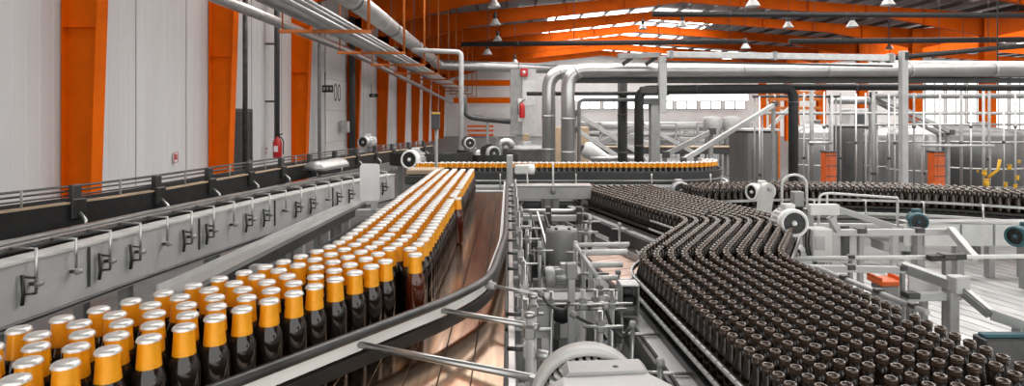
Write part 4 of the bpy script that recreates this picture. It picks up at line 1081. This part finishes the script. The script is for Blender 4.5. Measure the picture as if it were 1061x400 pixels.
pipe('black_riser', 'straight black riser pipe behind the bracket post, up to the clad pipes', [((645 - VX) * 11.7 / F, 11.7, 0), ((645 - VX) * 11.7 / F, 11.7, CZ + 40 * 11.7 / F)], .095, 'black_rubber', joints=[.5, .75], flange='dark_steel')
pipe('thin_cross_line', 'slim grey line pipe crossing between the elbow pipes and the bracket post', [(.35, 11.6, CZ + 23 * 11.6 / F), (3.1, 11.6, CZ + 23 * 11.6 / F)], .04, 'dark_steel')
pipe('bent_line', 'slim bent grey pipe dropping beside the elbow pipes', [((600 - VX) * 11.5 / F, 11.5, .2), ((600 - VX) * 11.5 / F, 11.5, CZ + 22 * 11.5 / F - .1), (2.9, 11.5, CZ + 22 * 11.5 / F - .1)], .035, 'frame_grey', rnd=.12)
# bracket post, tall square post and the beam they carry
t = thing('bracket_post', 'square steel post with a dark bracket at mid height carrying the clad pipes', 'post', ((681 - VX) * 10.6 / F, 10.6, 0))
xa, xb = (678 - VX) * 10.6 / F, (685.5 - VX) * 10.6 / F
zm = CZ + 12 * 10.6 / F; zt = CZ + 61 * 10.6 / F
MB().box((xa, 10.6, zm / 2), (.16, .16, zm), .008).build('lower_post', 'frame_grey', t)
MB().box((xb, 10.55, (zm + zt) / 2 - .08), (.13, .13, zt - zm + .16), .008).build('upper_post', 'light_grey', t)
MB().box((xa - .06, 10.6, zm + .02), (.30, .2, .05), .006).build('bracket', 'dark_steel', t)
MB().box((xa - .1, 10.6, zm + .25), (.30, .14, .12), .006).build('bracket_arm', 'charcoal', t)
MB().box((xa, 10.6, .015), (.36, .36, .03), .004).build('foot_plate', 'frame_grey', t)
t = thing('tall_post', 'tall square pale post standing in front of the tanks and pipes', 'post', ((936 - VX) * 9.2 / F, 9.2, 0))
x = (936 - VX) * 9.2 / F; zt = CZ + 67 * 9.2 / F
MB().box((x, 9.2, zt / 2), (.10, .10, zt), .008).build('post', 'light_grey', t)
MB().box((x + .02, 9.146, zt - .08), (.05, .01, .12), .001).build('end_opening', 'black', t)
MB().box((x, 9.2, .015), (.3, .3, .03), .004).build('foot_plate', 'frame_grey', t)
MB().box((x, 9.145, 1.05), (.11, .012, .09), .003).build('band', 'white_paint', t)
t = thing('roof_beam', 'square steel tube beam running between the bracket post and the tall post', 'beam', (4, 9.9, 3.1))
a = V(((690 - VX) * 10.5 / F, 10.45, CZ + 63.5 * 10.45 / F)); b = V((x - .08, 9.28, zt - .1))
MB().bar(a, b, .10, .10).build('beam', 'brushed', t); MB().bar(a + V((0, .05, -.12)), b + V((0, .05, -.12)), .05, .03).build('lower_strip', 'dark_steel', t)
for f in (.02, .5, .98): MB().box(a.lerp(b, f), (.06, .13, .14), .004).build('clip', 'frame_grey', t)
t = thing('arm_bracket', 'short grey arm with two black diagonal braces on top of the bracket post', 'bracket', (1.9, 10.5, 3))
a, b = at(640, 58.5, 10.7), at(683, 57, 10.7); MB().bar(a, b, .09, .09).build('arm', 'frame_grey', t)
for px in (648, 672): MB().bar(at(px - 3, 67, 10.75), at(px + 9, 58, 10.75), .05, .07).build('brace', 'black', t)
# tall grey switch pillar with extinguisher
YP = 19.5
t = thing('switch_pillar', 'grey switchgear pillar standing behind the cross conveyor under the duct', 'cabinet', ((541 - VX) * YP / F, YP, 0))
a, b = at(527, 72, YP), at(556, 140, YP)
MB().box(((at(535, 0, YP).x), YP + .1, (a.z + b.z) / 2), (.40, .4, a.z - b.z), .012).build('column', 'frame_grey', t)
MB().box(((at(548, 0, YP).x), YP, (a.z + b.z) / 2), (.46, .3, a.z - b.z), .012).build('cabinet_body', 'light_grey', t)
MB().box((at(548, 0, YP).x, YP - .155, (a.z + b.z) / 2 + .3), (.4, .012, .8), .003).build('cabinet_door', 'trough_grey', t)
MB().box((at(540, 0, YP).x, YP + .1, b.z / 2), (.30, .3, b.z), .01).build('pedestal', 'frame_grey', t)
t = thing('alarm_box', 'red fire alarm box high on the grey switchgear pillar', 'alarm', at(543, 79, YP - .2))
c = at(543, 75, YP - .22); MB().box(c, (.24, .10, .26), .01).build('housing', 'red', t); MB().lathe([(.0001, 0), (.05, 0), (.05, .02), (.0001, .02)], c + V((0, -.05, 0)), (0, -1, 0), 14).build('button', 'sign_white', t)
t = thing('fire_extinguisher', 'red fire extinguisher hanging on the grey switchgear pillar', 'extinguisher', at(541, 122, YP - .25))
c = at(541, 122, YP - .27); MB().lathe([(.0001, 0), (.085, 0), (.09, .02), (.09, .36), (.07, .43), (.03, .46), (.03, .50), (.0001, .50)], c, (0, 0, 1), 16).build('cylinder', 'red', t)
MB().bar(c + V((0, 0, .52)), c + V((.10, 0, .58)), .03, .03).build('handle', 'black', t); MB().tube(smooth([c + V((0, 0, .52)), c + V((-.13, 0, .42)), c + V((-.12, 0, .1))], .1, 5), .015, 6).build('hose', 'black', t)
MB().box(c + V((.02, .14, .25)), (.30, .02, .75), .004).build('back_board', 'sign_white', t)
# grey vat and pipe below the pillar
t = thing('mixing_vat', 'squat grey lidded vat behind the gold bottle strip below the switchgear pillar', 'tank', at(547, 180, 12.5))
c = at(545, 185, 12.6); z0 = at(0, 153, 12.6).z
MB().lathe([(.0001, 0), (.52, 0), (.54, .03), (.54, z0 - .04), (.56, z0 - .03), (.56, z0), (.50, z0 + .03), (.12, z0 + .06), (.12, z0 + .14), (.0001, z0 + .15)], (c.x, c.y, 0), (0, 0, 1), 28).build('vessel', 'frame_grey', t)
MB().box((c.x, c.y, z0 + .22), (.14, .14, .14), .01).build('valve', 'tan', t)
MB().tube([(c.x - .5, c.y - .25, .3), (c.x - .5, c.y - .25, z0)], .02, 8).build('sight_pipe', 'steel', t)
pipe('goose_pipe', 'silver goose-neck pipe bending over beside the grey vat', [at(518, 185, 12.2), at(518, 148, 12.2), at(527, 146, 12.2), at(531, 152, 12.2)], .075, 'steel', rnd=.16)
t = thing('wire_cage', 'white wire cage container behind the small black motor', 'cage', at(507, 176, 14.5))
c = at(508, 160, 14.6); cg = MB()
for i in range(5):
    xx = c.x - .36 + .18 * i; cg.box((xx, c.y - .3, .7), (.025, .025, 1.4), 0); zz = .08 + .33 * i; cg.box((c.x, c.y - .3, zz), (.76, .025, .025), 0); cg.box((c.x - .37, c.y, zz), (.025, .6, .025), 0)
cg.build('wire_frame', 'frame_grey', t); MB().box((c.x, c.y, .7), (.70, .54, 1.3), .02).build('container', 'white_plastic', t)
t = thing('tan_cabinet', 'tan cardboard-brown cabinet standing behind the clad elbow pipes', 'cabinet', at(592, 160, 16))
c = at(590, 145, 16.2); MB().box((c.x, c.y, .95), (1.0, .5, 1.9), .02).build('body', 'tan', t); MB().box((c.x + .05, c.y - .26, 1.2), (.4, .02, .9), .004).build('door', 'tan', t); MB().lathe([(.0001, 0), (.06, 0), (.06, .02), (.0001, .02)], (c.x - .18, c.y - .25, 1.35), (0, -1, 0), 12).build('gauge', 'black', t)
t = thing('slanted_drum', 'pale tilted drum with a dark fitting behind the gold bottle strip', 'drum', at(618, 172, 13))
c = at(617, 160, 13); MB().lathe([(.0001, -.3), (.14, -.3), (.19, -.2), (.13, .25), (.08, .36), (.0001, .37)], c, (1, 0, -.55), 20).build('drum', 'white_paint', t); MB().box((c.x, c.y, (c.z - .15) / 2), (.2, .2, c.z - .15), .01).build('stand', 'frame_grey', t); MB().box(c + V((-.32, 0, .12)), (.14, .16, .2), .02).build('fitting', 'dark_steel', t)
pipe('low_pipe', 'pale pipe lying level behind the gold bottle strip', [at(612, 165, 12.4), at(668, 164, 12.4)], .055, 'steel', joints=[.3, .7])
for px in (622, 660):
    p = at(px, 164.5, 12.4); MB().box((p.x, p.y, (p.z - .05) / 2), (.06, .06, p.z - .05), .005).build('support', 'frame_grey', COL.objects['low_pipe'])
# drop duct with the black drain bend at the far end
pipe('drop_duct', 'square-set grey drop duct standing before the far orange columns', [((478 - VX) * 17 / F, 17, .0), ((478 - VX) * 17 / F, 17, CZ + 66 * 17 / F), ((470 - VX) * 17 / F - 1.2, 17.2, CZ + 69 * 17 / F)], .07, 'trough_grey', rnd=.15)
pipe('drain_bend', 'dark pipe bending level from the grey drop duct to the switchgear pillar', [at(481, 98, 17.5), at(481, 121, 17.5), at(529, 126, 17.5)], .085, 'dark_steel', rnd=.35)
p = at(505, 124, 17.5); MB().box((p.x, p.y + .1, (p.z - .08) / 2), (.08, .08, p.z - .08), .006).build('support', 'frame_grey', COL.objects['drain_bend'])
# diagonals and far conveyors
def strut(label, a, b, w, m_='light_grey', name='diagonal_strut', h=None):
    t = thing(name, label, 'strut', (min(a, b, key=lambda p: p.z)))
    MB().bar(a, b, w, h or w).build('bar', m_, t)
    lo = min(a, b, key=lambda p: p.z); hi = max(a, b, key=lambda p: p.z)
    for p in (lo, hi):
        MB().box((p.x, p.y + w, p.z / 2), (w * .8, w * .8, max(.05, p.z)), .006).build('support', 'frame_grey', t)
        MB().box(p, (w * 1.3, w * 1.3, w * 1.3), .006).build('end_clamp', 'dark_steel', t)
strut('long pale diagonal conveyor arm rising from the gold strip end toward the tanks', at(708, 166, 11.9), at(803, 108, 12.6), .085)
strut('slim diagonal strut descending behind the black riser pipe, upper one', at(596, 117, 17), at(664, 160, 17), .12)
strut('slim diagonal strut descending behind the black riser pipe, lower one', at(596, 134, 15.2), at(650, 168, 15.2), .10)
strut('brownish diagonal strut rising behind the black riser pipe', at(617, 150, 19), at(662, 132, 19), .14, 'frame_grey')
strut('diagonal strut falling past the bracket post', at(664, 128, 21), at(722, 160, 21), .14)
strut('diagonal strut behind the long pale conveyor arm', at(690, 160, 20), at(738, 136, 20), .16, 'frame_grey')
strut('upper stair stringer sloping down above the tanks past the tall post', at(905, 98, 14.3), at(985, 137, 14.3), .10)
strut('lower stair stringer sloping down above the tanks past the tall post', at(905, 104, 14.6), at(975, 140, 14.6), .08, 'frame_grey')
strut('pale bracing bar by the orange rusty frame above the dark box tank', at(780, 150, 18), at(822, 108, 18), .10)
t = thing('far_conveyor', 'long dark conveyor line crossing the middle of the hall behind the struts', 'conveyor', at(700, 165, 22))
a, b = at(606, 156, 22), at(790, 156, 22); MB().box((a + b) / 2, ((b - a).x, .5, .22), .02).build('bed', 'charcoal', t); MB().box((a + b) / 2 + V((0, 0, .14)), ((b - a).x, .55, .05), .006).build('top_rail', 'tan', t)
for f in (.05, .3, .55, .8, .98): p = a.lerp(b, f); MB().box((p.x, p.y, p.z / 2 - .05), (.12, .3, max(.05, p.z - .1)), .01).build('leg', 'frame_grey', t)
t = thing('far_duct', 'long pale duct crossing below the far windows', 'duct', at(690, 135, 40)); 
a, b = at(592, 131, 40), at(775, 131, 40); MB().tube([a, b], .30, 12).build('duct', 'light_grey', t); MB().tube([a + V((0, -.4, -.55)), b + V((0, -.4, -.55))], .12, 10).build('pipe', 'frame_grey', t)
for f in (.02, .35, .65, .98): p = a.lerp(b, f); MB().box((p.x, p.y, p.z / 2 - .1), (.25, .25, max(.1, p.z - .3)), .02).build('post', 'light_grey', t)
for k, px in enumerate((738, 758)):
    c = at(px, 136, 26); t = thing('hopper', ['pale funnel hopper behind the long diagonal arm, farther from the tanks', 'pale funnel hopper behind the long diagonal arm, closer to the tanks'][k], 'hopper', (c.x, 26, 0))
    MB().lathe([(.10, -.95), (.14, -.85), (.38, .2), (.38, .55), (.3, .62), (.0001, .66)], c, (0, 0, 1), 20).build('cone', 'light_grey', t)
    for a in range(3):
        u = V((math.cos(a * 2.1), math.sin(a * 2.1), 0)) * .36; MB().tube([(c.x + u.x, c.y + u.y, 0), (c.x + u.x, c.y + u.y, c.z + .2)], .05, 8).build('leg', 'frame_grey', t)
# distant racks of frames
random.seed(21)
for k in range(9):
    px = 612 + k * 20; Y = 28 + (k * 37 % 11); c = at(px, 150, Y)
    t = thing('frame_rack', 'distant pale steel frame rack between the black riser and the tanks', 'rack', (c.x, Y, 0), 'distant frame racks')
    w = .9; h = at(0, 128 + (k * 7 % 14), Y).z
    for dx in (-w / 2, w / 2): MB().box((c.x + dx, Y, h / 2), (.09, .09, h), .005).build('upright', 'light_grey', t)
    for f in (.5, .75, 1): MB().box((c.x, Y, h * f), (w + .1, .09, .08), .005).build('crossbar', 'light_grey', t)
    MB().box((c.x, Y + .35, h * .4), (w * .8, .5, h * .5), .03).build('unit', ['white_paint', 'frame_grey', 'trough_grey'][k % 3], t)
# tanks
def tank(label, px0, px1, py, Y, m_, boxy=False, band=True):
    x0, x1 = at(px0, 0, Y).x, at(px1, 0, Y).x; z = at(0, py, Y).z; cx = (x0 + x1) / 2; r = (x1 - x0) / 2
    t = thing('steel_tank', label, 'tank', (cx, Y + r, 0))
    if boxy:
        MB().box((cx, Y + .6, z / 2), (2 * r, 1.2, z), .05).build('vessel', m_, t); MB().box((cx, Y + .6, z + .03), (2 * r + .06, 1.26, .06), .01).build('rim', 'light_grey', t)
        MB().box((cx - r * .3, Y - .01, z * .55), (r * .6, .03, z * .4), .006).build('hatch', m_, t)
    else:
        MB().lathe([(.0001, 0), (r, 0), (r, z - .12), (r * .97, z - .05), (r * .6, z + .10), (r * .15, z + .17), (.0001, z + .18)], (cx, Y + r, 0), (0, 0, 1), 36).build('vessel', m_, t)
        for zz in (z * .45, z * .85) if band else ():
            MB().lathe([(r * 1.001, -.02), (r * 1.012, -.02), (r * 1.012, .02), (r * 1.001, .02)], (cx, Y + r, zz), (0, 0, 1), 36, True, False).build('band', 'brushed', t)
        MB().lathe([(.0001, 0), (r * .16, 0), (r * .16, .16), (r * .2, .17), (r * .2, .2), (.0001, .21)], (cx + r * .3, Y + r, z + .05), (0, 0, 1), 16).build('manhole', 'frame_grey', t)
    return t
tank('dark grey box-shaped tank behind the long diagonal arm', 773, 807, 136, 15, 'tank_dark', True)
tank('broad bright steel tank behind the thick black elbow pipe', 830, 872, 134, 16.5, 'tank_light')
tank('boxy grey steel tank with a high hatch behind the orange cabinet', 868, 906, 131, 18, 'tank_dark', True)
tank('slim bright steel tank ahead of the tall square post', 905, 934, 137, 16.6, 'tank_light')
tank('bright steel tank just behind the tall square post beside the second orange cabinet', 938, 986, 136, 14.9, 'tank_light')
tank('huge dark steel tank standing at the outer end of the tank row', 988, 1090, 137, 15.7, 'tank_dark')
t = thing('hatch_box', 'grey equipment box with a dark window on top of the tanks', 'box', at(886, 134, 17.8))
c = at(886, 123, 18.4); MB().box(c, (.62, .5, .62), .03).build('body', 'light_grey', t); MB().box(c + V((.02, -.26, .02)), (.36, .03, .38), .01).build('dark_window', 'charcoal', t)
# thin vertical pipes
for k, (px, y0, r) in enumerate(((787, 100, .02), (833, 96, .022), (841, 91, .045), (854, 95, .02), (862, 97, .028), (871, 96, .018), (887, 97, .02), (897, 96, .02), (905, 94, .035), (921, 98, .02), (927, 100, .018), (947, 96, .022), (957, 104, .018), (974, 96, .022), (996, 92, .03), (1006, 112, .018), (1019, 92, .026), (1025, 92, .026), (1040, 104, .018), (1052, 96, .02))):
    Y = 13.2 + (k * 5 % 7) * .08; x = (px - VX) * Y / F; zt = CZ - (y0 - VY) * Y / F
    t = thing('riser_pipe', 'thin upright steel pipe in the thicket before the tanks', 'pipe', (x, Y, 0), 'thin upright pipes before the tanks')
    MB().tube([(x, Y, 0), (x, Y, zt)], r, 10).build('pipe', ['steel', 'light_grey', 'frame_grey'][k % 3], t)
    MB().lathe([(.0001, -.03), (r * 1.7, -.03), (r * 1.7, .03), (.0001, .03)], (x, Y, .9 + .35 * (k % 4)), (0, 0, 1), 10).build('coupling', 'dark_steel', t)
for k, (x0, x1, py, Y, r, m_, lab) in enumerate(((782, 1075, 117.5, 13.9, .035, 'light_grey', 'long handrail pipe crossing in front of the tank tops'), (860, 926, 104, 14.4, .09, 'pipe_jacket', 'short thick pale pipe lying above the tanks'), (780, 870, 100, 14, .03, 'dark_steel', 'thin dark pipe crossing between the upright pipes'), (905, 1075, 99.5, 13.9, .06, 'frame_grey', 'grey level pipe across the windows beyond the tall post'), (955, 1030, 151, 13.0, .03, 'light_grey', 'short pale handrail in front of the huge dark tank'), (905, 1075, 129, 13.85, .025, 'steel', 'lower thin level pipe in front of the tanks'), (838, 862, 148, 13.1, .03, 'steel', 'short level pipe by the orange cabinet'))):
    t = pipe('level_pipe', lab, [at(x0, py, Y), at(x1, py, Y)], r, m_, joints=[.25, .6])
    for f in (.03, .97):
        p = at(x0, py, Y).lerp(at(x1, py, Y), f); MB().tube([(p.x, Y + r + .02, 0), (p.x, Y + r + .02, p.z)], .02, 8).build('stanchion', 'frame_grey', t)
# orange cabinets
for px, lab in ((858.5, 'narrow orange control cabinet among the upright pipes, beside the boxy tank'), (970, 'narrow orange control cabinet past the tall square post')):
    Y = 12.9; x = (px - VX) * Y / F; z = CZ - 38 * Y / F
    t = thing('orange_cabinet', lab, 'cabinet', (x, Y, 0))
    MB().box((x, Y, z / 2), (.23, .22, z), .008).build('body', 'orange_box', t)
    MB().box((x + .02, Y - .115, z - .35), (.13, .012, .5), .003).build('door', 'orange_box', t)
    for dz_ in (.06, .28, .5): MB().box((x, Y - .118, z - dz_), (.235, .012, .02), .002).build('band', 'dark_steel', t)
    MB().box((x, Y, z + .02), (.26, .25, .03), .004).build('top_cap', 'dark_steel', t)
# yellow valve manifold
t = thing('valve_manifold', 'yellow painted valve manifold in front of the huge dark tank', 'valves', at(1040, 190, 12.6))
for px, py, s in ((1020, 180, .16), (1022, 190, .2), (1046, 174, .14), (1054, 185, .12), (1042, 192, .12), (1056, 168, .08), (1013, 178, .06), (1052, 194, .12)):
    c = at(px, py, 12.7); s *= .62; MB().lathe([(.0001, -s / 2), (s * .35, -s / 2), (s * .45, -s * .2), (s * .45, s * .2), (s * .35, s / 2), (.0001, s / 2)], c, (0, 0, 1), 12).build('valve_body', 'yellow', t)
    w_ = MB()
    for i in range(12): w_.bar(c + V((math.cos(i * .524) * s * .4, math.sin(i * .524) * s * .4, s * .7)), c + V((math.cos(i * .524 + .524) * s * .4, math.sin(i * .524 + .524) * s * .4, s * .7)), .02, .02)
    w_.bar(c, c + V((0, 0, s * .7)), .02, .02, (0, 1, 0)).build('hand_wheel', 'yellow', t)
MB().tube([at(1024, 184, 12.75), at(1034, 176, 12.75), at(1036, 165, 12.75)], .03, 8).build('manifold_pipe', 'yellow', t)
MB().tube([at(1008, 195, 12.8), at(1070, 195, 12.8)], .04, 8).build('manifold_pipe', 'dark_steel', t)
MB().box((at(1040, 0, 12.8).x, 12.85, at(0, 195, 12.8).z / 2), (.9, .1, at(0, 195, 12.8).z), .01).build('stand', 'charcoal', t)
# rusty orange frame beside the tanks
t = thing('rust_frame', 'red-orange steel scaffold frame half hidden behind the thick black elbow pipe', 'frame', at(812, 160, 21))
for px in (799, 806, 826): p = at(px, 100, 21); MB().box((p.x, 21, (CZ + 1.0) / 2), (.12, .12, CZ + 1.0), .01).build('upright', 'orange_hanger', t)
for py in (96, 103, 112): a, b = at(796, py, 21), at(850, py, 21); MB().box((a + b) / 2, ((b - a).x, .1, .1), .01).build('crossbar', 'orange_hanger', t)
# roof conduits
for k, (x0, x1, py0, py1, Y, r, lab) in enumerate(((676, 1075, 14.5, 16, 24, .11, 'long black roof conduit high across the orange rafters'), (478, 770, 46, 43, 24.6, .10, 'dark roof conduit lower down across the rafters, over the elbow pipes'), (818, 1075, 43, 41, 26, .12, 'dark roof conduit low across the rafters by the inner columns'), (905, 1075, 62, 46, 24, .10, 'slanting dark roof pipe behind the inner columns'))):
    t = pipe('roof_conduit', lab, [at(x0, py0, Y), at(x1, py1, Y)], r, 'black_rubber', 'conduit', joints=[.2, .5, .8], flange='dark_steel')
    a, b = at(x0, py0, Y), at(x1, py1, Y)
    for f in (.1, .4, .7, .95):
        p = a.lerp(b, f); MB().tube([p, (p.x, p.y, roof_z(p.x) + .1)], .012, 6).build('hanger_rod', 'dark_steel', t)
# high bay lamps
LP = [(512, 4, 14), (513, 23, 12), (515.5, 40, 9.5), (505, 54, 10), (533.5, 64, 8.5), (707, 25, 11), (666, 28, 9), (780, 3, 15), (816.5, 26, 11), (772.5, 48, 10), (883, 25, 12), (920, 2, 14), (921.5, 49, 8)]
for px, py, w in LP:
    Y = .48 * F / w; c = at(px, py + w * .25, Y); s = .24
    t = thing('high_bay_lamp', 'high bay lamp with a pale bell hood and dark head hung from the rafters', 'lamp', c, 'high bay lamps under the roof')
    MB().lathe([(s, 0), (s * 1.02, .012), (s * .93, .04), (s * .72, .13), (s * .42, .24), (s * .30, .28), (s * .29, .275), (s * .40, .235), (s * .70, .125), (s * .9, .035), (s * .98, .0)], c, (0, 0, 1), 20, True, False).build('lamp_shade', 'lamp_hood', t)
    MB().lathe([(.0001, .27), (s * .34, .27), (s * .36, .33), (s * .30, .50), (s * .15, .53), (.0001, .53)], c, (0, 0, 1), 14).build('ballast', 'charcoal', t)
    MB().lathe([(.0001, .02), (.05, .05), (.06, .12), (.03, .24), (.0001, .25)], c, (0, 0, 1), 12).build('bulb', 'white_plastic', t)
    MB().tube([c + V((0, 0, .5)), (c.x, c.y, max(roof_z(c.x) + .2, c.z + .8))], .012, 6).build('hanging_rod', 'dark_steel', t)
# stacked orange pallets and red pipe at the far end
t = thing('pallet_rack', 'orange slatted rack with dark base far behind the pale-faced motors', 'rack', at(498, 150, 30))
c = at(498, 142, 30); 
for i in range(3): MB().box((c.x, c.y, c.z + .1 + .22 * i), (1.3, .6, .10), .01).build('shelf', 'orange_box', t)
MB().box((c.x, c.y, (c.z) / 2), (1.6, .6, max(.2, c.z)), .03).build('base', 'frame_grey', t)
for k, (py, m_, lab) in enumerate(((86, 'orange', 'orange lintel beam across the bright far end, upper one'), (104, 'orange', 'orange lintel beam across the bright far end, lower one'))):
    t = thing('end_beam', lab, 'beam', at(500, py, 52)); a, b = at(470, py, 52), at(530, py, 52); MB().box((a + b) / 2, ((b - a).x, .3, .5), .02).build('beam', m_, t)
    MB().box((a + b) / 2 - V((0, -.1, .9)), ((b - a).x, .1, .5), .01).build('cladding', 'far_wall', t)
